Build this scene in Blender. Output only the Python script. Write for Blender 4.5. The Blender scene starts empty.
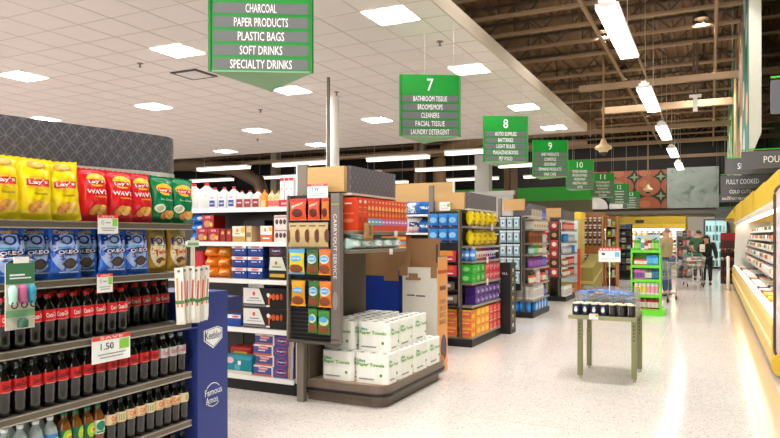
import bpy, math, random
from mathutils import Vector, Matrix
random.seed(11)
D = bpy.data; SC = bpy.context.scene; COL = SC.collection
PI = math.pi

# ------------------------------------------------------------------ materials
def lin(c):
    c /= 255.0
    return c/12.92 if c <= .04045 else ((c+.055)/1.055)**2.4
_MC = {}
def C(r, g, b, rough=.5, metal=0., var=.05, scale=14., bump=0., emit=0., trans=0., coat=0., alpha=1., ior=1.45, stretch=None, name=None):
    key = (r, g, b, rough, metal, var, scale, bump, emit, trans, coat, alpha, stretch)
    if key in _MC: return _MC[key]
    m = D.materials.new(name or 'surface_%d_%d_%d' % (r, g, b)); m.use_nodes = True
    nt = m.node_tree; nt.nodes.clear()
    out = nt.nodes.new('ShaderNodeOutputMaterial'); bs = nt.nodes.new('ShaderNodeBsdfPrincipled')
    nt.links.new(bs.outputs[0], out.inputs[0])
    col = (lin(r), lin(g), lin(b))
    tc = nt.nodes.new('ShaderNodeTexCoord'); no = nt.nodes.new('ShaderNodeTexNoise'); no.inputs['Scale'].default_value = scale
    no.inputs['Detail'].default_value = 3
    src = tc.outputs['Object']
    if stretch:
        mp = nt.nodes.new('ShaderNodeMapping'); mp.inputs['Scale'].default_value = stretch
        nt.links.new(src, mp.inputs['Vector']); src = mp.outputs[0]
    nt.links.new(src, no.inputs['Vector'])
    mx = nt.nodes.new('ShaderNodeMix'); mx.data_type = 'RGBA'
    mx.inputs[6].default_value = tuple(max(0, k*(1-var)) for k in col)+(1,)
    mx.inputs[7].default_value = tuple(min(1, k*(1+var)) for k in col)+(1,)
    nt.links.new(no.outputs['Fac'], mx.inputs[0]); nt.links.new(mx.outputs[2], bs.inputs['Base Color'])
    bs.inputs['Roughness'].default_value = rough; bs.inputs['Metallic'].default_value = metal
    bs.inputs['IOR'].default_value = ior
    if trans: bs.inputs['Transmission Weight'].default_value = trans
    if coat: bs.inputs['Coat Weight'].default_value = coat
    if alpha < 1: bs.inputs['Alpha'].default_value = alpha
    if emit:
        bs.inputs['Emission Color'].default_value = col+(1,); bs.inputs['Emission Strength'].default_value = emit
    if bump:
        bp = nt.nodes.new('ShaderNodeBump'); bp.inputs['Strength'].default_value = bump; bp.inputs['Distance'].default_value = .01
        nt.links.new(no.outputs['Fac'], bp.inputs['Height']); nt.links.new(bp.outputs[0], bs.inputs['Normal'])
    _MC[key] = m
    return m
def mat_floor():
    m = D.materials.new('terrazzo'); m.use_nodes = True; nt = m.node_tree; bs = nt.nodes['Principled BSDF']
    tc = nt.nodes.new('ShaderNodeTexCoord')
    v = nt.nodes.new('ShaderNodeTexVoronoi'); v.inputs['Scale'].default_value = 85; nt.links.new(tc.outputs['Object'], v.inputs['Vector'])
    r = nt.nodes.new('ShaderNodeValToRGB'); nt.links.new(v.outputs['Color'], r.inputs[0])
    e = r.color_ramp.elements
    e[0].position = .0; e[0].color = (lin(150), lin(130), lin(114), 1)
    e[1].position = .25; e[1].color = (lin(212), lin(203), lin(196), 1)
    k = e.new(.72); k.color = (lin(221), lin(214), lin(208), 1)
    k = e.new(1.); k.color = (lin(236), lin(228), lin(218), 1)
    n = nt.nodes.new('ShaderNodeTexNoise'); n.inputs['Scale'].default_value = .9; n.inputs['Detail'].default_value = 4
    nt.links.new(tc.outputs['Object'], n.inputs['Vector'])
    mx = nt.nodes.new('ShaderNodeMix'); mx.data_type = 'RGBA'; mx.blend_type = 'MULTIPLY'; mx.inputs[0].default_value = .12
    nt.links.new(r.outputs[0], mx.inputs[6]); nt.links.new(n.outputs['Fac'], mx.inputs[7])
    nt.links.new(mx.outputs[2], bs.inputs['Base Color'])
    bs.inputs['Roughness'].default_value = .13; bs.inputs['IOR'].default_value = 1.5
    return m
def mat_circles():      # dark header fabric printed with overlapping thin rings
    m = D.materials.new('ring_pattern_panel'); m.use_nodes = True; nt = m.node_tree; bs = nt.nodes['Principled BSDF']
    tc = nt.nodes.new('ShaderNodeTexCoord'); last = None
    sx = nt.nodes.new('ShaderNodeSeparateXYZ'); nt.links.new(tc.outputs['Object'], sx.inputs[0])
    def mth(op, a, b=None):
        q = nt.nodes.new('ShaderNodeMath'); q.operation = op
        for i, k in enumerate((a, b)):
            if k is None: continue
            if isinstance(k, (int, float)): q.inputs[i].default_value = k
            else: nt.links.new(k, q.inputs[i])
        return q.outputs[0]
    u = mth('ADD', sx.outputs[0], sx.outputs[1])
    for ox, oz in ((0, 0), (.5, .5)):
        a = mth('SUBTRACT', mth('FRACT', mth('ADD', mth('MULTIPLY', u, 11.), ox)), .5)
        b = mth('SUBTRACT', mth('FRACT', mth('ADD', mth('MULTIPLY', sx.outputs[2], 11.), oz)), .5)
        dd = mth('SQRT', mth('ADD', mth('MULTIPLY', a, a), mth('MULTIPLY', b, b)))
        ring = mth('LESS_THAN', mth('ABSOLUTE', mth('SUBTRACT', dd, .485)), .02)
        last = ring if last is None else mth('MAXIMUM', last, ring)
    mx = nt.nodes.new('ShaderNodeMix'); mx.data_type = 'RGBA'
    mx.inputs[6].default_value = (lin(80), lin(76), lin(84), 1); mx.inputs[7].default_value = (lin(118), lin(114), lin(120), 1)
    nt.links.new(last, mx.inputs[0]); nt.links.new(mx.outputs[2], bs.inputs['Base Color'])
    bs.inputs['Roughness'].default_value = .45
    return m
WHITE = C(238, 236, 232); WHITEG = C(240, 240, 238, .25); BLACK = C(22, 21, 22, .45); DGREY = C(62, 60, 60, .5)
TAUPE = C(126, 116, 104, .45, var=.08); TAUPED = C(84, 78, 71, .5); SHELFB = C(112, 102, 90, .4, .3)
STEEL = C(170, 170, 168, .3, .8); INK = C(70, 70, 74); RED = C(205, 28, 34, .4); GREENT = C(120, 190, 70)
BLUE = C(24, 84, 190, .35); NAVY = C(26, 38, 84, .4); CARD = C(150, 112, 74, .8, var=.1)
WOODP = C(206, 164, 104, .45, var=.1, scale=3., stretch=(1, 1, 14)); WOODM = C(172, 112, 62, .5, var=.15, scale=3, stretch=(1, 1, 10))
SIGNG = C(22, 132, 44, .3); SIGND = C(96, 98, 98, .45); SIGNL = C(120, 166, 118, .35)
YELLOW = C(226, 190, 48, .4); HDR = mat_circles(); BRIGHT = C(46, 190, 38, .4)

# ------------------------------------------------------------------ mesh builder
_TC = {}
def glyphs(s, bold=0.):
    key = (s, bold)
    if key not in _TC:
        cu = D.curves.new('lettering', 'FONT'); cu.body = s; cu.align_x = 'CENTER'; cu.resolution_u = 2; cu.offset = bold
        o = D.objects.new('lettering', cu); me = o.to_mesh()
        vs = [tuple(v.co) for v in me.vertices]; fs = [tuple(p.vertices) for p in me.polygons]
        o.to_mesh_clear(); D.objects.remove(o); D.curves.remove(cu)
        if vs:
            x0 = min(v[0] for v in vs); x1 = max(v[0] for v in vs); y0 = min(v[1] for v in vs); y1 = max(v[1] for v in vs)
            w = max(x1-x0, 1e-4); h = max(y1-y0, 1e-4)
            vs = [((v[0]-(x0+x1)/2)/w, (v[1]-(y0+y1)/2)/h) for v in vs]
        _TC[key] = (vs, fs)
    return _TC[key]
def flat(y): return lambda x, z, l: (x, y-l, z)
def flatR(x0): return lambda x, z, l: (x0+l, x, z)      # on a +x side, reading along +y
def flatL(x0): return lambda x, z, l: (x0-l, -x, z)
def flatT(z0): return lambda x, z, l: (x, z, z0+l)
def cyl(r): return lambda x, z, l: ((r+l)*math.sin(x/r), -(r+l)*math.cos(x/r), z)
class M:
    def __init__(s): s.v = []; s.f = []; s.mi = []; s.mats = []; s.sm = []
    def _m(s, mat):
        if mat not in s.mats: s.mats.append(mat)
        return s.mats.index(mat)
    def add(s, vs, fs, mat, smooth=False):
        b = len(s.v); i = s._m(mat); s.v += [tuple(v) for v in vs]
        for f in fs: s.f.append(tuple(b+k for k in f)); s.mi.append(i); s.sm.append(smooth)
        return s
    def box(s, x0, y0, z0, x1, y1, z1, mat):
        if x0 > x1: x0, x1 = x1, x0
        if y0 > y1: y0, y1 = y1, y0
        if z0 > z1: z0, z1 = z1, z0
        return s.add([(x0,y0,z0),(x1,y0,z0),(x1,y1,z0),(x0,y1,z0),(x0,y0,z1),(x1,y0,z1),(x1,y1,z1),(x0,y1,z1)],
              [(0,3,2,1),(4,5,6,7),(0,1,5,4),(1,2,6,5),(2,3,7,6),(3,0,4,7)], mat)
    def prism(s, pts, a, b, mat, ax='z', smooth=False):
        f = {'z': lambda p, t: (p[0], p[1], t), 'y': lambda p, t: (p[0], t, p[1]), 'x': lambda p, t: (t, p[0], p[1])}[ax]
        ar = sum(pts[i][0]*pts[(i+1) % len(pts)][1]-pts[(i+1) % len(pts)][0]*pts[i][1] for i in range(len(pts)))
        if (ar < 0) != (ax == 'y'): pts = pts[::-1]
        if a > b: a, b = b, a
        n = len(pts); vs = [f(p, a) for p in pts]+[f(p, b) for p in pts]
        s.add(vs, [tuple(range(n-1, -1, -1)), tuple(range(n, 2*n))], mat)
        return s.add(vs, [(i, (i+1) % n, n+(i+1) % n, n+i) for i in range(n)], mat, smooth)
    def lathe(s, prof, mat, n=16, c=(0, 0, 0), sx=1, sy=1, cap=True):
        vs = []; fs = []
        for r, z in prof:
            for k in range(n):
                a = 2*PI*k/n; vs.append((c[0]+r*math.cos(a)*sx, c[1]+r*math.sin(a)*sy, c[2]+z))
        for i in range(len(prof)-1):
            for k in range(n):
                a = i*n+k; b = i*n+(k+1) % n; fs.append((a, b, b+n, a+n))
        s.add(vs, fs, mat, True)
        if cap:
            L = len(prof)-1
            s.add(vs[:n], [tuple(range(n-1, -1, -1))], mat); s.add(vs[L*n:], [tuple(range(n))], mat)
        return s
    def tube(s, pts, r, mat, n=8, r2=None):
        pts = [Vector(p) for p in pts]; m = len(pts); vs = []; fs = []; up = Vector((0.02, .03, 1))
        for i, p in enumerate(pts):
            d = (pts[min(i+1, m-1)]-pts[max(i-1, 0)]).normalized()
            u = up.cross(d)
            if u.length < .15: u = Vector((1, 0, 0)).cross(d)
            u.normalize(); w = d.cross(u); rr = r if r2 is None else r+(r2-r)*i/(m-1)
            for k in range(n):
                a = 2*PI*k/n; vs.append(p+u*rr*math.cos(a)+w*rr*math.sin(a))
        for i in range(m-1):
            for k in range(n):
                a = i*n+k; b = i*n+(k+1) % n; fs.append((a, b, b+n, a+n))
        fs.append(tuple(range(n-1, -1, -1))); fs.append(tuple(range((m-1)*n, m*n)))
        return s.add(vs, fs, mat, True)
    def bar(s, p, q, w, h, mat):
        p = Vector(p); q = Vector(q); d = (q-p).normalized(); u = Vector((0, 0, 1)).cross(d)
        if u.length < .05: u = Vector((1, 0, 0))
        u.normalize(); t = d.cross(u); vs = []
        for o in (p, q):
            for a, b in ((-1, -1), (1, -1), (1, 1), (-1, 1)): vs.append(o+u*w/2*a+t*h/2*b)
        return s.add(vs, [(3,2,1,0),(4,5,6,7),(0,1,5,4),(1,2,6,5),(2,3,7,6),(3,0,4,7)], mat)
    def ball(s, c, rx, ry, rz, mat, n=14, m=9):
        return s.lathe([(math.sin(PI*i/m)*1. if 0 < i < m else .001, -math.cos(PI*i/m)*rz) for i in range(m+1)], mat, n, c, rx, ry)
    # printing on a surface
    def rect(s, fn, x0, z0, x1, z1, mat, l=.001, n=1, k=1):
        vs = [fn(x0+(x1-x0)*i/n, z0+(z1-z0)*j/k, l) for j in range(k+1) for i in range(n+1)]
        return s.add(vs, [(j*(n+1)+i, j*(n+1)+i+1, (j+1)*(n+1)+i+1, (j+1)*(n+1)+i) for j in range(k) for i in range(n)], mat)
    def ell(s, fn, cx, cz, rx, rz, mat, l=.001, n=18, rings=1, rot=0.):
        vs = [fn(cx, cz, l)]; fs = []
        for r in range(1, rings+1):
            for k in range(n):
                a = 2*PI*k/n; ex = rx*r/rings*math.cos(a); ez = rz*r/rings*math.sin(a)
                vs.append(fn(cx+ex*math.cos(rot)-ez*math.sin(rot), cz+ex*math.sin(rot)+ez*math.cos(rot), l))
        for k in range(n): fs.append((0, 1+k, 1+(k+1) % n))
        for r in range(rings-1):
            for k in range(n):
                a = 1+r*n+k; b = 1+r*n+(k+1) % n; fs.append((a, a+n, b+n, b))
        return s.add(vs, fs, mat)
    def poly(s, fn, pts, mat, l=.001): return s.add([fn(x, z, l) for x, z in pts], [tuple(range(len(pts)))], mat)
    def txt(s, fn, t, cx, cz, w, h, mat, l=.002, rot=0., bold=0.):
        vs, fs = glyphs(t, bold); c, q = math.cos(rot), math.sin(rot)
        return s.add([fn(cx+x*w*c-y*h*q, cz+x*w*q+y*h*c, l) for x, y in vs], fs, mat)
    def mesh(s, name):
        me = D.meshes.new(name); me.from_pydata(s.v, [], s.f)
        for m in s.mats: me.materials.append(m)
        me.polygons.foreach_set('material_index', s.mi); me.polygons.foreach_set('use_smooth', s.sm); me.update()
        return me
    def build(s, name, parent=None, world=False, loc=None, rz=0, bevel=0):
        if world:
            if parent is not None: o = (parent.parent or parent).location.copy()
            else:
                xs = [v[0] for v in s.v]; ys = [v[1] for v in s.v]; zs = [v[2] for v in s.v]
                o = Vector(((min(xs)+max(xs))/2, (min(ys)+max(ys))/2, min(zs)))
            s.v = [(v[0]-o[0], v[1]-o[1], v[2]-o[2]) for v in s.v]
        ob = D.objects.new(name, s.mesh(name)); COL.objects.link(ob)
        if parent is not None: ob.parent = parent
        elif world: ob.location = o
        if loc is not None: ob.location = loc
        if rz: ob.rotation_euler = (0, 0, rz)
        if bevel:
            b = ob.modifiers.new('bevel', 'BEVEL'); b.width = bevel; b.segments = 2; b.limit_method = 'ANGLE'
        return ob
def tag(o, label, cat, group=None):
    o['label'] = label; o['category'] = cat
    if group: o['group'] = group
    return o
def struct(m, name, bevel=0):
    o = m.build(name, world=True, bevel=bevel); o['kind'] = 'structure'; return o
def thing(name, label, cat, loc=(0, 0, 0), rz=0, group=None):
    o = D.objects.new(name, None); COL.objects.link(o); o.location = loc; o.rotation_euler = (0, 0, rz); o.empty_display_size = .1
    return tag(o, label, cat, group)
_KIDS = {}
def kids(o): return [c for c in D.objects if c.parent == o]
def tree(o):
    if o.name not in _KIDS: _KIDS[o.name] = [(c, kids(c)) for c in kids(o)]
    return _KIDS[o.name]
def dup(root):
    r = root.copy(); COL.objects.link(r)
    for ch, gs in tree(root):
        c = ch.copy(); COL.objects.link(c); c.parent = r
        for g in gs:
            d = g.copy(); COL.objects.link(d); d.parent = c
    return r
_USED = set()
def put(proto, loc, rz=0, label=None, group=None, tilt=None):
    if proto.name in _USED: o = dup(proto)
    else: _USED.add(proto.name); tree(proto); o = proto
    o.location = loc; o.rotation_euler = (tilt[0] if tilt else 0, tilt[1] if tilt else 0, rz)
    if label: o['label'] = label
    if group: o['group'] = group
    return o
ONES = 'zeroth first second third fourth fifth sixth seventh eighth ninth tenth eleventh twelfth thirteenth fourteenth fifteenth sixteenth seventeenth eighteenth nineteenth twentieth'.split()
def od(i):
    if i <= 20: return ONES[i]
    t = {2: 'twenty', 3: 'thirty', 4: 'forty', 5: 'fifty', 6: 'sixty'}
    tt = {3: 'thirtieth', 4: 'fortieth', 5: 'fiftieth', 6: 'sixtieth'}
    a, b = divmod(i, 10)
    return tt[a] if b == 0 else t[a]+'-'+ONES[b]
RX = PI/2          # turns a thing's front from -y to +x (towards the main aisle)

# ------------------------------------------------------------------ product kinds (front towards -y, base at z = 0)
def prints(m, fn, w, h, pr, curved=False):
    for i, p in enumerate(pr):
        l = (.002+.001*i) if curved else (.0012+.0006*i)
        k = p[0]
        if k == 'r':
            n = 8 if curved else 1
            m.rect(fn, p[1]*w, p[2]*h, p[3]*w, p[4]*h, p[5], l, n, n)
        elif k == 'e': m.ell(fn, p[1]*w, p[2]*h, p[3]*w, p[4]*h, p[5], l, 16, 3 if curved else 1)
        elif k == 't': m.txt(fn, p[1], p[2]*w, p[3]*h, p[4]*w, p[5]*h, p[6], l, p[7] if len(p) > 7 else 0, .018)
        elif k == 'p': m.poly(fn, [(a*w, b*h) for a, b in p[1]], p[2], l)
def surf(w, h, d, seal=.045, wob=.0):
    def th(x, z):
        t = min(1, max(0, z/h)); ww = w*(1-.09*math.sin(PI*t)-.05*t)/2
        ex = max(0., 1-abs(x/ww)**3.2)
        if t < seal or t > 1-seal: return .0015
        q = math.sin(PI*min(1, max(0, (t-seal)/(1-2*seal))))**.55
        return .0015+(d/2)*ex**.6*q*(1.15-.32*t)*(1+.1*math.sin(x*70+z*31)+.08*math.sin(z*90+x*40)+.06*math.sin(x*150-z*60))
    return th
def bag_mesh(w, h, d, base, pr, seal=.045, sealmat=None, nx=16, nz=22):
    m = M(); th = surf(w, h, d, seal); g = []
    for side in (-1, 1):
        vs = []
        for j in range(nz+1):
            for i in range(nx+1):
                t = j/nz; ww = w*(1-.09*math.sin(PI*t)-.05*t); x = (i/nx-.5)*ww; z = t*h
                if j in (0, nz): z += .0025*math.sin(i*2.1)
                vs.append((x, side*th(x, z), z))
        fs = []
        for j in range(nz):
            for i in range(nx):
                a = j*(nx+1)+i; q = (a, a+1, a+nx+2, a+nx+1); fs.append(q if side < 0 else q[::-1])
        m.add(vs, fs, base, True)
    fn = lambda x, z, l: (x, -th(x, z)-l, z)
    prints(m, fn, w, h, pr, True)
    return m
def single(mesh_b, name, label, cat, bevel=0): return tag(mesh_b.build(name, bevel=bevel), label, cat)
def carton_mesh(w, d, h, base, pr=(), side=None, top=None):
    m = M().box(-w/2, -d/2, 0, w/2, d/2, h, base)
    prints(m, flat(-d/2), w, h, pr)
    if side is not None:
        prints(m, flatR(w/2), d, h, side); prints(m, flatL(-w/2), d, h, side)
    if top is not None: prints(m, flatT(h), w, d, [tuple(t) for t in top])
    return m
def bottle(name, label, liquid, cap, lab, pr, h=.235, r=.0345, lrough=.12, lz=(.47, .70), neck=None):
    t = thing(name, label, 'bottle')
    k = h/.235
    body = M().lathe([(r*.55, 0), (r*.86, .006*k), (r*.95, .03*k), (r*.9, .055*k), (r*.97, .075*k), (r*.97, lz[0]*h), (r*.99, lz[0]*h+.002),
                     (r*.99, lz[1]*h), (r*.98, lz[1]*h+.004), (r*.8, .185*k), (r*.5, .203*k), (r*.4, .212*k), (r*.4, .218*k)], liquid, 16)
    body.build('bottle_body', t)
    M().lathe([(r*.44, 0), (r*.44, .014*k), (r*.4, .017*k)], cap, 14, (0, 0, .218*k)).build('cap', t)
    lb = M(); rr = r*1.01
    lb.lathe([(rr, lz[0]*h), (rr, lz[1]*h)], lab, 20, cap=False)
    prints(lb, lambda x, z, l: cyl(rr)(x, lz[0]*h+z, l), r*1.7, (lz[1]-lz[0])*h, pr, True)
    lb.build('label', t)
    return t
# ================================================================== THE SETTING
FLOORM = mat_floor()
struct(M().box(-42, -8, -.12, 6, 40, 0, FLOORM), 'floor')
m = M()
for k in range(0, 17): m.box(-40, -4.7+k*2.6, 0, 2.5, -4.697+k*2.6, .0006, C(168, 156, 144, .3))
for k in range(0, 16): m.box(-37.1+k*2.6, -7, 0, -37.097+k*2.6, 37.9, .0006, C(168, 156, 144, .3))
tag(m.build('floor_joint', world=True), 'thin straight control joints cut across the speckled store floor', 'floor joint')['kind'] = 'structure'
struct(M().box(.36, -7, 0, .64, 37.9, .0015, C(202, 178, 142, .2, var=.1, scale=60)), 'trim_1')
WALLM = C(186, 180, 166, .7, var=.06); DARKW = C(38, 35, 33, .8)
struct(M().box(-42, 38, 0, 6, 38.2, 3.1, WALLM).box(-42, 38, 3.1, 6, 38.2, 7.4, DARKW), 'wall_back')
struct(M().box(-42.2, -8, 0, -42, 38.2, 7.4, DARKW), 'wall_left')
struct(M().box(2.6, -8, 0, 2.8, 38, 7.4, C(16, 70, 24, .6)), 'wall_right')
struct(M().box(-16, 37.82, 2.82, 2.6, 38, 3.1, C(112, 105, 94, .7)), 'trim_2')

# roof deck over the open area: corrugated sheet
DECK = C(128, 98, 72, .7, var=.15, scale=2); JOIST = C(92, 74, 58, .6, var=.12, scale=3); TAN = C(160, 132, 102, .55, var=.1, scale=3)
pr = []; n = 160
for k in range(n):
    x = -42+k*.3; pr += [(x, 7.3), (x+.13, 7.3), (x+.17, 7.22), (x+.26, 7.22)]
m = M()
vs = [(x, -8, z) for x, z in pr]+[(x, 38, z) for x, z in pr]; q = len(pr)
m.add(vs, [(i, i+1, q+i+1, q+i) for i in range(q-1)], DECK); m.box(-42, -8, 7.34, 6, 38, 7.4, DECK)
struct(m, 'ceiling')
# dropped tile ceiling over the aisles
TILE = .64; CZ = 4.65; TILEM = C(222, 213, 208, .85, var=.03, scale=3)
m = M().box(-26, -7, CZ, -3.22, 19.3, CZ+.03, TILEM)
m.box(-3.22, -7, CZ, -3.19, 19.33, CZ+.22, C(190, 176, 160, .6)).box(-26, 19.3, CZ, -3.22, 19.33, CZ+.22, C(190, 176, 160, .6))
GR = C(190, 180, 170, .6)
k = 0
while -3.58-k*TILE > -26: x = -3.58-k*TILE; m.box(x-.008, -7, CZ-.003, x+.008, 19.3, CZ, GR); k += 1
for k in range(-23, 19): y = 7.68+k*TILE; m.box(-26, y-.008, CZ-.0035, -3.22, y+.008, CZ, GR)
struct(m, 'ceiling')

# recessed square lights
LXS = [-3.9-TILE*6*i for i in range(6)]; LYS = [-3.2, .64, 4.16, 8., 11.2, 15.04, 18.24]
EM = C(255, 251, 248, emit=26, var=0, name='lamp_panel')
proto = thing('ceiling_light', 'x', 'ceiling light')
M().box(-.3, -.3, -.012, .3, .3, -.004, EM).build('diffuser', proto)
m = M()
for a in ((-.305, -.305, .305, -.292), (-.305, .292, .305, .305), (-.305, -.305, -.292, .305), (.292, -.305, .305, .305)): m.box(a[0], a[1], -.016, a[2], a[3], -.003, WHITE)
m.build('frame', proto)
RN = ['beside the soffit edge', 'in the second row in from the soffit edge', 'in the third row in from the soffit edge', 'in the fourth row in from the soffit edge', 'in the fifth row in from the soffit edge', 'in the sixth row in from the soffit edge']
for i, x in enumerate(LXS):
    for j, y in enumerate(LYS):
        if y > 4 and x > -17:
            lab = 'square flush ceiling light %s, %s from its far end' % (RN[i], od(len(LYS)-j))
        else: lab = 'square flush ceiling light outside the picture, above and behind the viewer'
        put(proto, (x, y, CZ-.001), label=lab, group='square lights in the tile ceiling')
# small ceiling fittings
SPR = [(-3.75+.0, 9.4), (-8.9, 8.3), (-9.6, 12.6), (-5.1, 13.9), (-7.0, 11.75), (-12.6, 16.4)]
proto = thing('sprinkler', 'x', 'sprinkler')
M().lathe([(.05, -.012), (.055, -.004), (.05, 0)], C(120, 110, 104), 14).build('escutcheon', proto)
M().lathe([(.012, 0), (.012, -.06), (.03, -.065), (.03, -.07)][::-1], C(110, 100, 92, .4, .6), 10).build('deflector', proto)
for i, ((x, y), w) in enumerate(zip(SPR, ('near the soffit edge between the first two lights', 'left of the second sign between two far left lights', 'far left half of the tile ceiling', 'just above the third green sign', 'next to the top of the white round column', 'farthest left, near the edge of the dark open area'))):
    put(proto, (x, y, CZ), label='small pendant sprinkler '+w, group='sprinklers in the tile ceiling')
proto = thing('air_vent', 'x', 'air vent')
M().box(-.3, -.3, -.02, .3, .3, 0, C(60, 55, 52)).build('shadow_gap', proto)  # dark plate: shadow gap round the louvre put into its colour
m = M()
m.lathe([(.17, -.045), (.3, -.03), (.335, -.021)], C(216, 212, 206), 4)
m.build('louvre', proto)
for v in [c for c in D.objects if c.parent == proto and c.name.startswith('louvre')]: v.rotation_euler = (0, 0, PI/4)
put(proto, (-8.6, 9.3, CZ), label='square louvred air vent left of the large green sign', group='air vents')
put(proto, (-6.9, 16.3, CZ), label='square air vent right of the white round column', group='air vents')
o = thing('round_column', 'tall white round column rising to the tile ceiling behind the shelves', 'column', (-7.33, 12.15, 0))
M().lathe([(.14, 0), (.14, CZ-.03)], C(222, 218, 210, .5), 24).build('shaft', o)
M().lathe([(.16, CZ-.05), (.16, CZ-.002)], WHITE, 24).build('collar', o)
o = thing('power_pole', 'thin brown power pole between the shelves and the tile ceiling', 'pole', (-6.49, 10.6, 0))
M().box(-.022, -.022, .0, .022, .022, CZ-.005, C(104, 92, 80)).build('pole_channel', o); M().box(-.05, -.05, 0, .05, .05, .02, C(104, 92, 80)).build('foot_plate', o)

# steel joists
def joist(y, x0, x1, z0, z1, label, grp):
    o = thing('roof_joist', label, 'roof joist', (x0, y, z0), group=grp)
    M().box(x0, y-.06, z1-.06, x1, y+.06, z1, JOIST).build('top_chord', o, world=True)
    M().box(x0, y-.07, z0, x1, y+.07, z0+.06, TAN).build('bottom_chord', o, world=True)
    m = M(); L = z1-z0; n = int((x1-x0)/(L*.9)); st = (x1-x0)/n
    for k in range(n):
        a = x0+k*st; p = (a, y, z0+.05) if k % 2 == 0 else (a, y, z1-.05); q = (a+st, y, z1-.05) if k % 2 == 0 else (a+st, y, z0+.05)
        m.bar(p, q, .035, .035, JOIST)
        if k % 2: m.bar((a, y, z0+.05), (a, y, z1-.05), .03, .03, JOIST)
    m.build('web', o, world=True)
JY = [4.8+1.32*k for k in range(11)]
for k, y in enumerate(JY): joist(y, -13., 2.55, 6.45, 7.2, 'brown steel truss joist over the open walkway, %s from the camera' % od(k+1), 'roof joists over the walkway')
for k in range(9): joist(20.2+1.95*k, -41.5, 2.55, 6.45, 7.2, 'long brown steel truss joist beyond the tile ceiling, %s from its edge' % od(k+1), 'long roof joists beyond the tile ceiling')
def pipe(pts, r, mat, label, name='pipe', cat='pipe', grp=None): return tag(M().tube(pts, r, mat, 10).build(name, world=True), label, cat, grp)
for k, (x, z, r) in enumerate(((-2.35, 6.35, .05), (-1.7, 6.3, .035), (.1, 6.3, .04))):
    pipe([(x, 4, z), (x, 37.5, z)], r, TAN, 'tan pipe running lengthwise under the joists, %s from the left' % od(k+1), 'sprinkler_pipe', 'pipe', 'lengthwise pipes')
for k, (y, z, w, x0) in enumerate(((17.6, 5.42, .15, -3.1), (21.6, 5.5, .2, -3.1), (24.6, 5.35, .16, -6.), (28., 5.3, .14, -14.), (31.5, 5.1, .13, -20), (24.3, 4.95, .12, -40))):
    tag(M().box(x0, y-w*.5, z, 2.5 if k < 5 else -4, y+w*.5, z+w, TAN).build('cross_beam', world=True), 'tan cross beam under the dark roof, %s from the camera' % od(k+1), 'beam', 'tan cross beams')
o = thing('air_duct', 'wide tan round duct bending down beyond the tile ceiling at left', 'duct', (-24, 23.5, 4.6))
M().tube([(-34, 23, 5.2), (-28, 23.2, 5.15), (-22, 23.5, 5.0), (-19.5, 23.7, 4.7), (-18.3, 23.9, 4.1), (-18.0, 24, 3.2), (-18., 24, .02)], .3, C(110, 90, 70, .5), 16).build('duct_run', o, world=True)
o = thing('air_duct', 'tan duct dropping vertically with an elbow behind the seventh aisle sign', 'duct', (-10.6, 26, 4))
M().tube([(-10.4, 26, .02), (-10.4, 26, 4.9), (-10.2, 26, 5.3), (-9.4, 26, 5.6), (-7, 26, 5.8), (-4, 26, 5.9)], .27, C(150, 122, 88, .45), 16).build('duct_run', o, world=True)
for x0, x1, w in ((-11.85, -11.4, 'left of the vertical duct, behind the dark shelf header'), (-7.75, -7.25, 'behind the eighth aisle sign')):
    tag(M().box(x0, 26.6, 0, x1-.28, 26.9, 7.2, C(126, 102, 76)).box(x1-.22, 26.6, 0, x1, 26.9, 7.2, C(126, 102, 76)).build('steel_column', world=True), 'tall brown double steel column '+w, 'column', 'brown steel columns')
tag(M().box(-19.2, 26, 0, -18.85, 26.35, 7.2, C(146, 134, 118)).build('steel_column', world=True), 'slim grey brown steel column beyond the bleach bottles', 'column')
tag(M().box(-8.55, 25.2, 0, -7.95, 25.6, 4.9, C(214, 212, 208)).build('square_column', world=True), 'white square column under the eighth aisle sign', 'column')
# hanging strip lamps of the open area
LM = C(255, 244, 222, emit=.9, var=0, name='lamp_tube'); LMB = C(255, 250, 240, emit=6, var=0, name='lamp_lens')
def strip(c, L, w, label, grp, along='x', lm=LM, hang=7.2, cap=False):
    o = thing('strip_lamp', label, 'hanging lamp', c, group=grp)
    def B(a0, b0, z0, a1, b1, z1, mt, m): return m.box(a0, b0, z0, a1, b1, z1, mt) if along == 'x' else m.box(b0, a0, z0, b1, a1, z1, mt)
    B(-L/2, -w/2, 0, L/2, w/2, .05, WHITE, M()).build('housing', o)
    if along == 'x':
        m = M()
        for s in (-1, 1): B(s*L/4-L/4+.02, -w*.42, -.1, s*L/4+L/4-.02, w*.42, 0, lm, m)
        m.build('tube_cover', o)
    else: B(-L/2+.03, -w*.46, -.02, L/2-.03, w*.46, 0, lm, M()).build('tube_cover', o)
    if cap:
        M().box(-w*.34, -L/2-.03, .05, w*.34, -L/2+.22, .11, WHITE).box(-w*.18, -L/2-.03, .11, w*.18, -L/2+.16, .15, WHITE).build('ballast_box', o)
    for s in (-1, 1):
        p = (s*L*.38, 0) if along == 'x' else (0, s*L*.38)
        M().tube([(p[0], p[1], .05), (p[0], p[1], hang-c[2])], .008, C(180, 170, 160), 6).build('hanger', o)
for k, (x, y, L) in enumerate(((-17.7, 20.8, 2.6), (-13.9, 20.8, 2.6), (-9.9, 20.8, 2.4), (-6.8, 20.3, 2.2))):
    strip((x, y, 4.42), L, .3, 'white double tube lamp nearest beyond the tile ceiling, %s from the left' % od(k+1), 'strip lamps beyond the tile ceiling')
for k, (x, y) in enumerate(((-22., 25), (-18.1, 25), (-14., 25), (-9.7, 24.9), (-6.2, 25))):
    strip((x, y, 4.42), 2.6, .3, 'white double tube lamp in the second rank beyond the tiles, %s from the left' % od(k+1), 'strip lamps beyond the tile ceiling')
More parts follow.
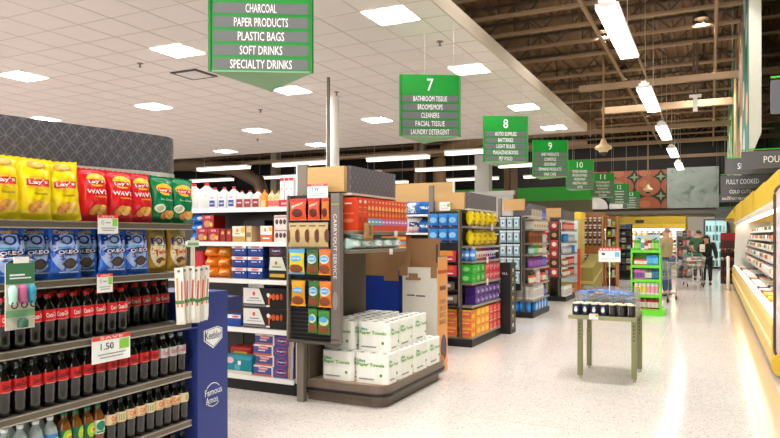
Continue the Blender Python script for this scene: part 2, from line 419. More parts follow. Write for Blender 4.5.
for k, (x, y) in enumerate(((-20.5, 30), (-15, 30), (-10.3, 30), (-6.5, 30))):
    strip((x, y, 4.42), 2.6, .3, 'white double tube lamp in the farthest rank, %s from the left' % od(k+1), 'strip lamps beyond the tile ceiling')
for k, y in enumerate((-2.2, 4.3, 10.4, 15.75, 20.9, 26.0, 31.2)):
    lab = 'long bright strip lamp over the walkway, %s from the camera' % od(k-1) if k > 1 else 'long bright strip lamp over the walkway, out of view above the viewer'
    strip((-1.24, y, 4.68), 2.75, .3, lab, 'strip lamps over the walkway', 'y', LMB, cap=True)

# triangular hanging aisle signs
def aisle_sign(num, lines, x, y, h=.86, z=3.03, W=.84, drop=CZ, blank=False):
    ap = W/(2*math.sqrt(3)); nx, ny = math.cos(-PI/3), math.sin(-PI/3); c = (x-nx*ap, y-ny*ap, z)
    nl = ('number %s on top' % num)
    o = thing('aisle_sign', 'three-sided green hanging sign with %s and lines of white words' % nl, 'aisle sign', c, group='hanging aisle signs')
    R = W/math.sqrt(3); tri = [(R*math.cos(a), R*math.sin(a)) for a in (0, 2*PI/3, -2*PI/3)]
    tb = [(p[0]*.985, p[1]*.985) for p in tri]
    sb_ = M().prism(tb, .012, h, SIGNG).build('sign_body', o); M().prism(tri, 0, .012, SIGNL).build('underside', o)
    for p in tri: M().box(p[0]*.985-.012, p[1]*.985-.012, 0, p[0]*.985+.012, p[1]*.985+.012, h, C(20, 116, 40, .3)).build('corner_post', o)
    tx = M()
    top = h*.67; st = top/5
    for a in (-PI/3, PI/3, PI):
        n = (math.cos(a), math.sin(a)); r = (-n[1], n[0]); A = ap*.985
        fn = lambda X, Z, l: (n[0]*(A+l)+r[0]*X, n[1]*(A+l)+r[1]*X, Z)
        for i in range(5): tx.rect(fn, -W*.46, i*st+.022, W*.46, (i+1)*st-.008, SIGND, .003)
        tx.txt(fn, num, 0, top+(h-top)*.5, .09*len(num), .17, WHITEG, .005)
        for i, t in enumerate(lines):
            zc = (4-i)*st+.007+st/2
            if t.startswith('~'):
                wd = .3+.05*((i*7+len(t)) % 4)
                tx.rect(fn, -wd/2, zc-.02, wd/2, zc+.02, C(190, 200, 190), .004)
            else: tx.txt(fn, t, 0, zc, min(W*.84, .0315*len(t)), .072, WHITEG, .005)
    tx.build('lettering', sb_)
    for p in tri[:2]: M().tube([(p[0]*.8, p[1]*.8, h), (p[0]*.8, p[1]*.8, drop-z-.002)], .0025, C(210, 210, 205), 5).build('hanging_wire', o)
aisle_sign('6', ['CHARCOAL', 'PAPER PRODUCTS', 'PLASTIC BAGS', 'SOFT DRINKS', 'SPECIALTY DRINKS'], -3.33, 4.38, z=3.0)
aisle_sign('7', ['BATHROOM TISSUE', 'BROOMS/MOPS', 'CLEANERS', 'FACIAL TISSUE', 'LAUNDRY DETERGENT'], -3.50, 8.41)
aisle_sign('8', ['AUTO SUPPLIES', 'BATTERIES', 'LIGHT BULBS', 'MAGAZINES/BOOKS', 'PET FOOD'], -3.44, 11.93)
aisle_sign('9', ['BABY PRODUCTS', 'COSMETICS', 'DEODORANT', 'FEMININE PRODUCTS', 'HAIR CARE'], -3.37, 15.37)
aisle_sign('10', ['FROZEN DINNERS', 'FROZEN ENTREES', 'FROZEN MEAT', 'GREETING CARDS', 'WATER'], -3.47, 19.8, drop=6.45)
aisle_sign('11', ['FROZEN BREAKFAST', 'FROZEN DESSERTS', 'FROZEN JUICE', 'FROZEN VEGETABLES', 'ICE CREAM'], -3.45, 24.2, drop=6.45)
aisle_sign('12', ['~a', '~bb', '~c', '~ddd', '~e'], -3.5, 29.3, h=.84, drop=6.45)
aisle_sign('13', ['~bb', '~c', '~ddd', '~e', '~a'], -3.5, 34.0, h=.84, z=3.0, drop=6.45)

# hanging security camera and other drops
def dome(x, y, z, label, s=1.):
    o = thing('security_camera', label, 'security camera', (x, y, z))
    M().tube([(0, 0, .3*s), (0, 0, 7.2-z)], .03, C(176, 146, 108, .5), 8).build('drop_pole', o)
    M().lathe([(.05, .34), (.08, .28), (.1, .22), (.2, .17), (.22, .1), (.14, .06), (.1, .0)][::-1] if False else [(.1*s, 0), (.14*s, .06*s), (.23*s, .1*s), (.2*s, .17*s), (.1*s, .22*s), (.08*s, .3*s), (.045*s, .36*s)], C(214, 186, 146, .4), 20).build('housing', o)
    M().ball((0, 0, 0), .1*s, .1*s, .09*s, C(60, 60, 64, .1)).build('dome', o)
dome(-2.62, 18.5, 3.92, 'cream dome camera on a tan pole near the tenth aisle sign')
dome(-2.5, 31, 3.6, 'small cream dome camera hanging in front of the egg mural', .9)
o = thing('hanging_sensor', 'small white sensor on a brown post hanging over the walkway', 'sensor', (-.35, 18, 4.75))
M().box(-.14, -.05, .35, .14, .05, .42, WHITE).box(-.05, -.04, 0, .05, .04, .36, WHITE).build('sensor_body', o)
M().box(-.06, -.05, .42, -.01, .05, 2.4, JOIST).box(.02, -.05, .42, .07, .05, 2.4, JOIST).build('post', o)

# murals on the back wall
EG = C(148, 80, 52, .6, var=.12, scale=2); EW = C(226, 222, 220, .6)
m = M().box(-6.0, 37.7, 3.12, -2.12, 37.82, 5.2, C(34, 38, 30, .6)); f = flat(37.7)
def cell(m, x, z, rx, rz, mt, l, n=28):
    m.poly(f, [(min(-2.13, max(-5.99, x+rx*math.cos(2*PI*k/n))), min(5.19, max(3.13, z+rz*math.sin(2*PI*k/n)))) for k in range(n)], mt, l)
for r, z in enumerate((3.25, 4.33, 5.32)):
    for c, x in enumerate((-5.75, -4.4, -3.05, -1.75)):
        wh = r == 0 and c < 2
        cell(m, x, z, .64, .53, EW if wh else EG, .01+.002*r)
        cell(m, x-.15, z+.12 if r < 2 else z-.25, .3, .2, WHITE if wh else C(168, 98, 66, .5), .018)
for z in (3.79, 4.83):
    for c, x in enumerate((-5.08, -3.73, -2.4)):
        gm = C(30, 128, 84) if c < 1 and z < 4 else C(116, 140, 92)
        m.poly(f, [(x+(.26 if i % 2 == 0 else .09)*math.cos(i*PI/4), z+(.26 if i % 2 == 0 else .09)*math.sin(i*PI/4)) for i in range(8)], gm, .008)
tag(m.build('wall_mural', world=True), 'wide wall picture of brown and white eggs in a carton', 'mural')
MB = D.materials.new('green_marble'); MB.use_nodes = True; nt = MB.node_tree; bs = nt.nodes['Principled BSDF']
nz = nt.nodes.new('ShaderNodeTexNoise'); nz.inputs['Scale'].default_value = 1.3; nz.inputs['Detail'].default_value = 6; nz.inputs['Distortion'].default_value = 1.2
tc = nt.nodes.new('ShaderNodeTexCoord'); nt.links.new(tc.outputs['Object'], nz.inputs['Vector'])
cr = nt.nodes.new('ShaderNodeValToRGB'); nt.links.new(nz.outputs['Fac'], cr.inputs[0]); e = cr.color_ramp.elements
e[0].position = .3; e[0].color = (lin(86), lin(112), lin(98), 1); e[1].position = .42; e[1].color = (lin(140), lin(152), lin(144), 1)
q = e.new(.7); q.color = (lin(160), lin(168), lin(164), 1); nt.links.new(cr.outputs[0], bs.inputs['Base Color']); bs.inputs['Roughness'].default_value = .5
tag(M().box(-2.1, 37.7, 3.12, .37, 37.82, 5.25, MB).build('wall_mural', world=True), 'pale green marbled wall picture right of the eggs', 'mural')
# green band and bulkhead left of the murals
tag(M().box(-24, 33, 3.42, -5.2, 33.2, 4.1, BRIGHT).build('sign_band', world=True), 'long bright green band on the bulkhead behind the aisle signs', 'sign band')
struct(M().box(-24, 33.03, 2.3, -5.22, 33.2, 3.42, C(120, 118, 92, .7)).box(-24.05, 33.02, 2.2, -5.15, 33.22, 2.3, WHITE), 'trim_3')
struct(M().box(-24.3, 33.0, 0, -24, 33.3, 2.2, WALLM).box(-5.5, 33.0, 0, -5.2, 33.22, 2.2, WALLM), 'trim_5')

# long hanging picture wall above the meat case
o = thing('picture_wall', 'tall hanging white wall with coloured food pictures above the meat case', 'picture wall', (.7, 13.1, 3.12))
PW = C(206, 204, 190, .5)
M().prism([(.6, 3.19), (.69, 3.19), (.79, 3.46), (.79, 7.1), (.6, 7.1)], 13.1, 30, PW, 'y').build('panel', o, world=True)
segs = ((13.1, 15.7, C(60, 142, 122)), (15.7, 19.2, C(170, 120, 102)), (19.2, 21.5, C(196, 180, 110)), (21.5, 25.5, C(60, 140, 50)), (25.5, 30, C(150, 160, 130)))
for k, (a, b, mt) in enumerate(segs):
    m = M(); g = lambda X, Z, l: (.6-l, X, Z); m.rect(g, a+.05, 3.22, b, 7.05, mt, .004)
    for j in range(7):
        random.seed(k*31+j); cc = [(200, 220, 225), (230, 190, 150), (240, 230, 190), (30, 100, 40), (200, 215, 190)][(k+j) % 5]
        m.ell(g, random.uniform(a+.5, b-.5), 3.5+j*.5, (b-a)*.16, .3, C(*cc), .006+j*.0006, 16)
    p = m.build('picture', o, world=True)
for y in (14, 19, 24, 29): M().tube([(.7, y, 7.1), (.7, y, 7.21)], .02, STEEL, 6).build('hanger', o, world=True)
# department signs over the meat case
def dept(x, y, z, w, h, txt, label, tx=0, tw=None):
    o = thing('department_sign', label, 'hanging sign', (x, y, z), group='grey signs over the meat case')
    M().box(-w/2, -.015, 0, w/2, .015, h, C(84, 84, 88, .4)).build('sign_board', o); bd_ = kids(o)[0]
    if txt:
        m = M(); tw = tw or .052*len(txt); m.txt(flat(-.015), txt, tx, h*.5, tw, h*.38, WHITEG, .003); m.build('lettering', bd_)
    M().box(-w/2, -.015, h+.02, w/2, .015, h+.035, BRIGHT).build('green_rail', o)
    for s in (-1, 1): M().tube([(s*w*.4, 0, h), (s*w*.4, 0, 7.2-z)], .004, C(120, 120, 115), 5).build('hanging_wire', o)
dept(1.02, 7.0, 2.78, 1.05, .31, '', 'grey hanging sign nearest the camera at the right edge')
dept(1.02, 12.9, 2.81, 1.1, .3, 'POULTRY', 'grey hanging sign reading POULTRY', 0.05, .52)
dept(.82, 13.7, 2.79, 1.16, .3, 'SMOKED MEAT', 'grey hanging sign starting with S, half behind POULTRY', -.02, .72)
dept(.72, 17.6, 2.79, 1.04, .3, 'FULLY COOKED', 'grey hanging sign reading FULLY COOKED', -.05, .68)
dept(.78, 22.3, 2.85, 1.04, .27, 'COLD CUTS', 'grey hanging sign reading COLD CUTS', 0, .56)
dept(.85, 31., 3.08, 1.08, .27, 'BREAKFAST MEAT', 'grey hanging sign reading BREAKFAST MEAT', 0, .85)
dept(.62, 34.5, 2.76, .8, .22, '', 'small blank-looking grey hanging sign below BREAKFAST MEAT')
dept(.55, 36.2, 2.52, .76, .2, '', 'lowest and farthest grey hanging sign above the glass doors')
# spot lamps added only to brighten the back wall pictures
for k, x in enumerate((-9.5, -7.2, -4.9, -2.6, -.4)):
    o = thing('added_wash_lamp', 'small dark spot lamp aimed at the back wall pictures, %s from the left' % od(k+1), 'spot lamp', (x, 34.6, 6.15), group='spot lamps for the wall pictures')
    M().lathe([(.1, 0), (.12, .2), (.06, .26)], C(40, 38, 36), 14).build('lamp_head', o); M().tube([(0, 0, .26), (0, 0, 1.06)], .015, C(60, 56, 52), 6).build('stem', o)
    l = D.lights.new('spot', 'SPOT'); l.energy = 200; l.spot_size = 1.9; l.spot_blend = .8; l.shadow_soft_size = .1; l.color = (1, .95, .88)
    lo = D.objects.new('fill_spot', l); COL.objects.link(lo); lo.parent = o; lo.location = (0, 0, -.02)
    d = Vector((0, 3.2, -2.3)); lo.rotation_euler = d.to_track_quat('-Z', 'Y').to_euler()

for k, y in enumerate((8.5, 12.5, 16.6, 20.8, 25., 29.2, 33.4, 4.3, .4)):  # downward fill spots added to brighten the walkway, dressed as roof lamps
    for j, x in enumerate((-2.35, -.2)):
        o = thing('added_fill_lamp', ('small round high-bay lamp between the roof joists, %s from the camera, %s side' % (od(k+1), ('left', 'right')[j])) if k < 7 else 'small round high-bay lamp above and behind the viewer, out of the picture', 'lamp', (x, y, 6.62), group='high-bay lamps')
        M().lathe([(.16, 0), (.15, .06), (.07, .14), (.05, .2)], C(70, 66, 62), 16).build('lamp_head', o); M().tube([(0, 0, .2), (0, 0, .6)], .015, C(60, 56, 52), 6).build('stem', o)
        l = D.lights.new('fill_downlight', 'SPOT'); l.energy = 520; l.spot_size = 2.3; l.spot_blend = .9; l.shadow_soft_size = .14; l.color = (1, .97, .93)
        lo = D.objects.new('fill_downlight', l); COL.objects.link(lo); lo.parent = o; lo.location = (0, 0, -.02)
# ================================================================== FIXTURES: end displays and shelf runs
def arc(cx, cy, r, a0, a1, n=8): return [(cx+r*math.cos(a0+(a1-a0)*i/n), cy+r*math.sin(a0+(a1-a0)*i/n)) for i in range(n+1)]
def header(o, x0, x1, y0, y1, z0, z1, r=.3):
    out = [(x0, y0), (x1, y0)]+arc(x1-r, y1-r, r, 0, PI/2)+[(x0, y1)]
    M().prism(out, z0, z1, HDR).build('header', o, world=True)
    e = [(x0, y0-.004), (x1+.006, y0-.004)]+arc(x1-r, y1-r, r+.006, 0, PI/2)+[(x0, y1+.006)]
    M().prism(e, z0-.022, z0, C(200, 196, 188, .4)).build('header_trim', o, world=True)
# ---- A: snack and cola display
XA = -2.8; YA0, YA1 = 1.75, 3.0
eA = thing('display_shelf', 'end-of-aisle shelf unit of taupe shelves with a dark ring-patterned header, stocked with snacks and cola', 'display shelf', (-3.05, 2.38, 0))
hp_ = [(-3.42, 1.72), (-3.13, 1.72), (-3.05, 2.05), (-2.98, 2.4), (-2.9, 2.72)]+arc(-3.08, 2.86, .2, -.35, PI/2, 8)+[(-3.42, 3.06)]
M().prism(hp_, 2.02, 2.235, HDR, smooth=True).build('header', eA, world=True)
M().prism([(x+.008, y) for x, y in hp_], 1.995, 2.02, C(200, 196, 188, .4)).build('header_trim', eA, world=True)
M().box(-3.42, YA0, .1, -3.38, YA1, 2.0, TAUPED).build('back_panel', eA, world=True)
M().box(-3.38, YA1, .0, -3.0, YA1+.02, 2.0, C(40, 38, 40)).build('side_panel', eA, world=True)
M().box(-3.38, YA0, 0, -2.84, YA1, .12, BLACK).build('base', eA, world=True)
ZA = [1.722, 1.44, 1.135, .838, .548, .25]
for z in ZA:
    m = M().box(-3.38, YA0, z-.02, XA-.012, YA1, z, TAUPED)
    m.box(XA-.012, YA0, z-.036, XA, YA1+.005, z, SHELFB).box(XA, YA0, z-.036, XA+.004, YA1+.005, z-.03, C(170, 160, 148, .4)).box(XA, YA0, z-.004, XA+.004, YA1+.005, z+.001, C(150, 140, 128, .4))
    m.build('shelf', eA, world=True)
gA = thing('shelf_run', 'long shelf run behind the snack and cola display', 'shelf run', (-6, 2.38, 0))
M().box(-9, 1.85, 0, -3.44, 2.9, .12, BLACK).box(-9, 2.34, .12, -3.44, 2.42, 2.0, TAUPE).build('spine', gA, world=True)
for z in (.3, .75, 1.2, 1.65): M().box(-9, 1.85, z-.03, -3.44, 2.9, z, WHITE).build('shelf', gA, world=True)

# ---- chip bags
YB = C(255, 222, 24, .28, coat=.3, bump=.15, scale=9); RB = C(222, 26, 38, .25, coat=.4, bump=.15, scale=9); GB = C(6, 124, 72, .28, coat=.3, bump=.15, scale=9)
CHIP = C(234, 184, 92, .6, var=.15, scale=40); CHIP2 = C(214, 150, 60, .6); GOLD = C(246, 190, 50, .4); POT = C(196, 128, 60, .6)
lays = lambda cx, cz, s: [('e', cx, cz, .27*s, .105*s, GOLD), ('r', cx-.3*s, cz-.055*s, cx+.3*s, cz+.05*s, RED), ('t', "Lay's", cx, cz, .5*s, .085*s, WHITEG, .08)]
chips = lambda cx, cz: [('e', cx-.14, cz-.02, .13, .07, POT), ('e', cx+.1, cz, .17, .075, CHIP), ('e', cx-.02, cz+.045, .15, .06, CHIP2), ('e', cx+.14, cz+.05, .13, .055, CHIP)]
W_, H_ = .168, .3
pY = single(bag_mesh(W_*1.02, .292, .085, YB, lays(0, .6, 1.05)+[('t', 'Classic', .06, .42, .38, .035, C(120, 90, 30)), ('e', 0, .9, .26, .06, CHIP2), ('e', .06, .9, .16, .045, CHIP)]+chips(.02, .2)), 'chip_bag', 'x', 'chip bag')
pR = single(bag_mesh(W_, .275, .09, RB, [('e', .05, .78, .33, .13, GOLD)]+lays(0, .74, .95)[1:]+[('r', -.38, .54, -.36, .56, RB), ('t', 'WAVY', 0, .55, .66, .085, WHITEG), ('t', 'ORIGINAL', .08, .46, .4, .03, GOLD)]+chips(0, .2)), 'chip_bag', 'x', 'chip bag')
pG = single(bag_mesh(W_, .27, .09, GB, [('e', .02, .72, .34, .13, GOLD)]+lays(0, .7, .95)[1:]+[('t', 'Sour Cream', .05, .5, .5, .04, C(180, 220, 200)), ('e', -.2, .3, .17, .09, C(225, 222, 210)), ('e', -.2, .3, .12, .06, C(180, 190, 150))]+chips(.12, .17)), 'chip_bag', 'x', 'chip bag')
pBk = single(bag_mesh(.15, .25, .06, C(196, 160, 60, .4), [('e', 0, .6, .25, .1, RED)]+chips(0, .25)), 'chip_bag', 'x', 'chip bag')
LAB = 'yellow classic potato chip bag %s on the top shelf under the patterned header'
for i, y in enumerate((1.87, 2.03, 2.19)):
    put(pY, (-2.86, y, 1.724), RX-.12+(.05, -.03, -.12)[i], LAB % ('at the left end', 'in the middle of three', 'beside the first red bag')[i], 'yellow chip bags', tilt=(-.05, (0, .02, -.05)[i]))
for i, y in enumerate((2.365, 2.525, 2.67)):
    put(pR, (-2.865, y, 1.724), RX-.16+(.04, -.02, .08)[i], 'red WAVY chip bag, %s of the three on the top shelf' % ('leftmost', 'middle one', 'rightmost')[i], 'red chip bags', tilt=(-.07, (.0, .02, -.02)[i]))
for i, y in enumerate((2.82, 2.965)):
    put(pG, (-2.865+.01*i, y, 1.724), RX-.12-.1*i, 'dark green potato chip bag, the %s of the pair' % ('left', 'right one at the shelf end')[i], 'green chip bags', tilt=(-.05, .06))
for i, y in enumerate((1.9, 2.08, 2.26, 2.42, 2.6, 2.76, 2.9)):
    put(pBk, (-3.0, y, 1.724), RX+.05*math.sin(i*3), 'chip bag in the back row of the top shelf, %s from the left' % od(i+1), 'back row chip bags', tilt=(-.05, 0))
# ---- cookie popcorn bags
POPB = C(48, 112, 226, .28, coat=.3, bump=.12, scale=9); LAV = C(172, 192, 238, .35); DB = C(12, 40, 140, .3); COOK = C(48, 34, 32, .6)
crumbs = [('e', .36*math.cos(k*2.4)*(.7+.3*math.sin(k)), .3+.2*math.sin(k*2.4), .03, .018, C(210, 160, 90) if k % 2 else COOK) for k in range(12)]
pP = single(bag_mesh(.168, .262, .075, POPB, [('e', 0, .48, .44, .36, LAV), ('e', 0, .62, .46, .2, LAV), ('t', 'Cookie', -.05, .87, .6, .075, GOLD, .05), ('t', 'POP', 0, .715, .82, .18, DB, .03), ('r', -.3, .565, .1, .585, C(30, 170, 200)), ('e', 0, .49, .38, .06, DB), ('t', 'OREO', 0, .49, .6, .07, WHITEG, .05)]+crumbs+[('e', 0, .27, .19, .1, COOK), ('e', 0, .27, .15, .075, C(66, 50, 46)), ('r', -.3, .1, .3, .12, LAV)]), 'popcorn_bag', 'x', 'popcorn bag')
GOLDB = C(196, 150, 60, .35, bump=.15, scale=9)
pT = single(bag_mesh(.15, .262, .075, GOLDB, [('e', 0, .45, .4, .34, C(232, 214, 178)), ('t', 'Candy', 0, .85, .6, .07, C(20, 150, 160), .05), ('t', 'POP', 0, .68, .74, .15, DB, .03), ('r', -.2, .57, .2, .585, C(30, 170, 160)), ('t', 'Twix', 0, .44, .62, .11, RED, .1), ('e', 0, .25, .2, .07, C(120, 72, 40)), ('e', .12, .2, .14, .05, CHIP)]), 'popcorn_bag', 'x', 'popcorn bag')
pos = [(1.9, 0, 0), (2.05, .03, .05), (2.19, .0, 0), (2.33, .05, -.1), (2.475, 0, 0), (2.63, 0, .0)]
for i, (y, b, r) in enumerate(pos):
    put(pP, (-2.855-b, y, 1.442), RX+r-.14, 'blue cookie popcorn bag %s on the second shelf' % ('at the left end', 'second from left', 'third from left', 'fourth from left, tucked half behind its neighbour', 'fifth from left', 'rightmost, next to the gold bags')[i], 'blue popcorn bags', tilt=(-.07, 0))
for i, y in enumerate((2.785, 2.945)):
    put(pT, (-2.86, y, 1.442), RX-.1*i, 'gold candy popcorn bag, %s on the second shelf' % ('beside the blue bags', 'at the right end')[i], 'gold popcorn bags', tilt=(-.07, .03))
put(single(bag_mesh(.1, .24, .05, C(204, 24, 44, .3), []), 'popcorn_bag', 'x', 'popcorn bag'), (-2.93, 2.865, 1.442), RX, 'plain red bag peeking out between the two gold candy popcorn bags')
for i in range(6): put(pP, (-3.03, 1.86+.15*i, 1.442), RX, 'blue popcorn bag standing in the back row of the second shelf, %s from the left' % od(i+1), 'back row popcorn bags')

# ---- bottles
COLA = C(16, 9, 8, .12, coat=.5, var=0); CT = lambda c=WHITEG: [('t', 'Coca-Cola', 0, .55, .95, .42, c, .08)]
bC = bottle('cola_bottle', 'x', COLA, C(206, 24, 30, .35), C(214, 30, 36, .35), CT()+[('r', -.5, .04, .5, .1, C(240, 130, 130))])
bZ = bottle('cola_bottle', 'x', COLA, C(24, 22, 22, .35), C(198, 24, 28, .35), CT(C(30, 12, 12))+[('r', -.5, .02, .5, .1, C(235, 120, 110))])
bD = bottle('cola_bottle', 'x', COLA, C(150, 150, 152, .35), C(192, 192, 194, .35, .3), CT(C(200, 30, 34)))
bV = bottle('cola_bottle', 'x', COLA, C(36, 34, 34, .35), C(226, 196, 152, .4), [('t', 'Coke', 0, .6, .8, .5, C(214, 70, 30), .08), ('r', -.4, .1, .4, .18, C(180, 140, 90))])
bN = bottle('cola_bottle', 'x', COLA, C(36, 34, 34, .35), C(224, 206, 168, .4), [('r', -.3, .2, -.25, .8, C(150, 130, 100)), ('r', -.15, .2, -.1, .8, C(150, 130, 100)), ('r', .0, .2, .2, .8, C(170, 190, 120)), ('r', .3, .2, .34, .8, C(150, 130, 100))])
bW = bottle('water_bottle', 'x', C(196, 206, 206, .08, alpha=.55, var=0), C(232, 232, 230, .35), C(40, 130, 190, .35), [('r', -.5, .2, .5, .72, WHITEG), ('r', -.35, .35, .35, .5, C(30, 90, 170)), ('e', .1, .25, .25, .12, C(230, 170, 130))], lz=(.36, .66))
bT = bottle('tea_bottle', 'x', C(120, 68, 18, .1, coat=.5), C(20, 120, 84, .35), C(26, 96, 70, .35), [('e', .12, .5, .42, .5, C(150, 200, 40)), ('e', .2, .5, .25, .25, C(240, 210, 40)), ('r', .1, .45, .5, .56, C(200, 60, 40))], lz=(.36, .66))
bF = bottle('tea_bottle', 'x', C(120, 68, 18, .1, coat=.5), C(20, 120, 84, .35), C(224, 232, 224, .35), [('e', 0, .6, .4, .35, C(30, 130, 90)), ('r', -.4, .1, .4, .2, C(30, 130, 90))], lz=(.36, .66))
def brow(seq, z, where, x0=-2.85, rows=2, group=None):
    cnt = {}
    for r in range(rows):
        for i, (y, p, kind) in enumerate(seq):
            k = (kind, r); cnt[k] = cnt.get(k, 0)+1
            rw = ('front row', 'row behind the front', 'third row back', 'fourth row back')[r]
            put(p, (x0-.074*r, y+.002*math.sin(i*5+r), z+.0005), RX+.25*math.sin(i*2.3+r*1.7), '%s, %s from left in the %s on the %s' % (kind, od(cnt[k]), rw, where), (group or kind)+', '+where)
s3 = [(1.80+.0725*i, bC, 'red-capped cola bottle') for i in range(11)]
brow(s3, 1.136, 'third shelf', rows=3)
s3b = [(2.60+.0735*i, bC, 'red-capped cola bottle') for i in range(6)]
cnt = 0
for r in range(2):
    for i, (y, p, kd) in enumerate(s3b):
        put(p, (-2.99-.074*r, y, 1.1365), RX+.4*math.sin(i*2.+r), 'red-capped cola bottle set back at the right of the third shelf, %s in its %s row' % (od(i+1), ('front', 'rear')[r]), 'set-back cola bottles, third shelf')
s4 = [(1.80+.0728*i, bZ, 'black-capped cola bottle with red label') for i in range(14)]+[(2.82+.0715*i, bD, 'diet cola bottle with silver label') for i in range(3)]
brow(s4, .839, 'fourth shelf', rows=2)
s5 = [(1.8, bW, 'clear water bottle')]+[(1.88+.0745*i, bW, 'clear water bottle') for i in range(4)]+[(2.18+.066*i, bT, 'green-capped iced tea bottle') for i in range(3)]+[(2.375, bF, 'iced tea bottle with white label')]
kk = [bV, bN, bV, bV, bN, bV, bV, bV, bN]
s5 += [(2.45+.0665*i, kk[i], 'black-capped cola bottle with cream label') for i in range(9)]
brow(s5, .549, 'fifth shelf', rows=2)
brow([(2.3+.075*i, bZ, 'black-capped cola bottle') for i in range(10)], .251, 'lowest shelf in view', rows=1)

# ---- price cards, hanging merchandise on A
def price_card(name, label, w, h, loc, rz=RX, red=True, green=True, txt=None, group=None, tilt=None):
    m = M().box(-w/2, -.001, 0, w/2, .001, h, C(240, 238, 236, .4)); f = flat(-.001)
    if red: m.rect(f, -w/2, h*.84, w/2, h, C(226, 70, 50)); m.txt(f, 'BUY IN SAVE BULK' if False else 'SAVE', 0, h*.92, w*.6, h*.09, WHITEG, .0016)
    if green: m.rect(f, w*.2, h*.42, w*.46, h*.8, C(140, 200, 70), .0016)
    if not txt: m.ell(f, -w*.28, h*.6, w*.07, h*.11, C(120, 120, 130), .0014, 12); m.ell(f, -w*.28, h*.6, w*.05, h*.08, C(240, 238, 236), .002, 12)
    if txt: m.txt(f, txt, -w*.12, h*.6, w*.34, h*.26, INK, .0014, 0, .01)
    else: m.rect(f, -w*.14, h*.56, w*.12, h*.63, C(170, 170, 175), .0014)
    m.rect(f, -w*.36, h*.28, w*.36, h*.32, C(150, 150, 155), .0014); m.rect(f, -w*.3, h*.16, w*.3, h*.2, C(150, 150, 155), .0014)
    o = tag(m.build(name), label, 'price sign', group); o.location = loc; o.rotation_euler = (tilt or 0, 0, rz); return o
price_card('price_sign', 'small white price card with green square on the edge of the top shelf', .125, .095, (-2.782, 2.385, 1.662))
price_card('price_sign', 'small red-topped price card on the edge of the popcorn shelf', .095, .095, (-2.782, 2.365, 1.362))
price_card('price_sign', 'large red-topped price card hanging over the fourth shelf of cola', .24, .135, (-2.78, 2.405, 1.005), txt='1.50')
o = thing('toy_card', 'green hanging card of pet waste bag holders at the left edge', 'toy card', (-2.735, 1.875, 1.24), RX)
m = M().box(-.068, -.002, 0, .068, .002, .29, C(196, 190, 176, .4)); f = flat(-.002)
m.rect(f, -.068, .2, .068, .29, C(66, 118, 82)); m.rect(f, -.05, .235, .02, .243, WHITEG, .002); m.rect(f, -.05, .222, .05, .228, WHITEG, .002); m.rect(f, -.068, .055, .068, .085, C(120, 176, 130)); m.build('card', o)
for x, mt in ((-.045, C(170, 220, 200)), (.0, C(190, 90, 140)), (.044, C(50, 150, 180))):
    M().lathe([(.004, -.04), (.016, -.034), (.018, .03), (.012, .042), (.003, .046)], mt, 12, (x, -.018, .15)).build('bag_holder', o)
    M().tube([(x+.014*math.cos(a), -.03, .11+.014*math.sin(a)) for a in [i*PI/5 for i in range(11)]], .003, BLACK, 6).build('ring', o)
M().lathe([(.022, 0), (.022, .03), (.01, .04)], C(40, 84, 60), 12, (.0, -.02, .01)).build('bag_holder', o)
M().box(-.03, -.004, .29, .04, 0, .318, WHITE).build('hang_tag', o)
M().tube([(.07, .005, .30), (.0, .02, .315), (-.07, .03, .31), (-.07, .07, .31)], .002, WHITE, 5).build('hook', o)
# bundle of straws / carrot-print sticks hanging at the right end
cs = [C(228, 222, 212, .3), C(206, 196, 184, .3), C(236, 232, 226, .3)]
for i in range(6):
    m = M(); w = .05; m.box(-w/2, -.004, 0, w/2, .004, .33, cs[i % 3]); f = flat(-.004)
    m.poly(f, [(-.02, .05), (-.008, .05), (-.004, .27), (-.016, .27)], C(236, 150, 70)); m.poly(f, [(.004, .08), (.014, .08), (.02, .25), (.01, .25)], C(206, 90, 60)); m.rect(f, -.025, .12, .025, .14, C(70, 130, 70), .0016); m.ell(f, 0, .31, .01, .008, C(120, 110, 100), .0016, 10)
    m.box(-w/2+.004, -.012, .02, w/2-.004, -.0045, .1, cs[i % 3])
    o = tag(m.build('straw_packet'), 'slim clear packet of striped sticks hanging at the shelf end, %s from the left' % od(i+1), 'packet', 'hanging packets of sticks')
    o.location = (-2.765+.004*i, 2.885+.034*i, 1.135+.004*(i % 3)); o.rotation_euler = (0, .03*(i-2.5)*.6, RX-1.05+.2*i)
o = thing('strip_hanger', 'cream merchandising strip with small green tag at the end of the popcorn shelf', 'hanger', (-2.77, 2.985, 1.47), RX)
M().box(-.018, -.001, 0, .018, .001, .17, C(226, 214, 188)).build('strip', o); m = M().box(-.05, -.003, .115, .05, -.0012, .155, C(218, 228, 210)); m.rect(flat(-.003), -.045, .125, .045, .14, C(130, 180, 140)); m.build('tag', o)

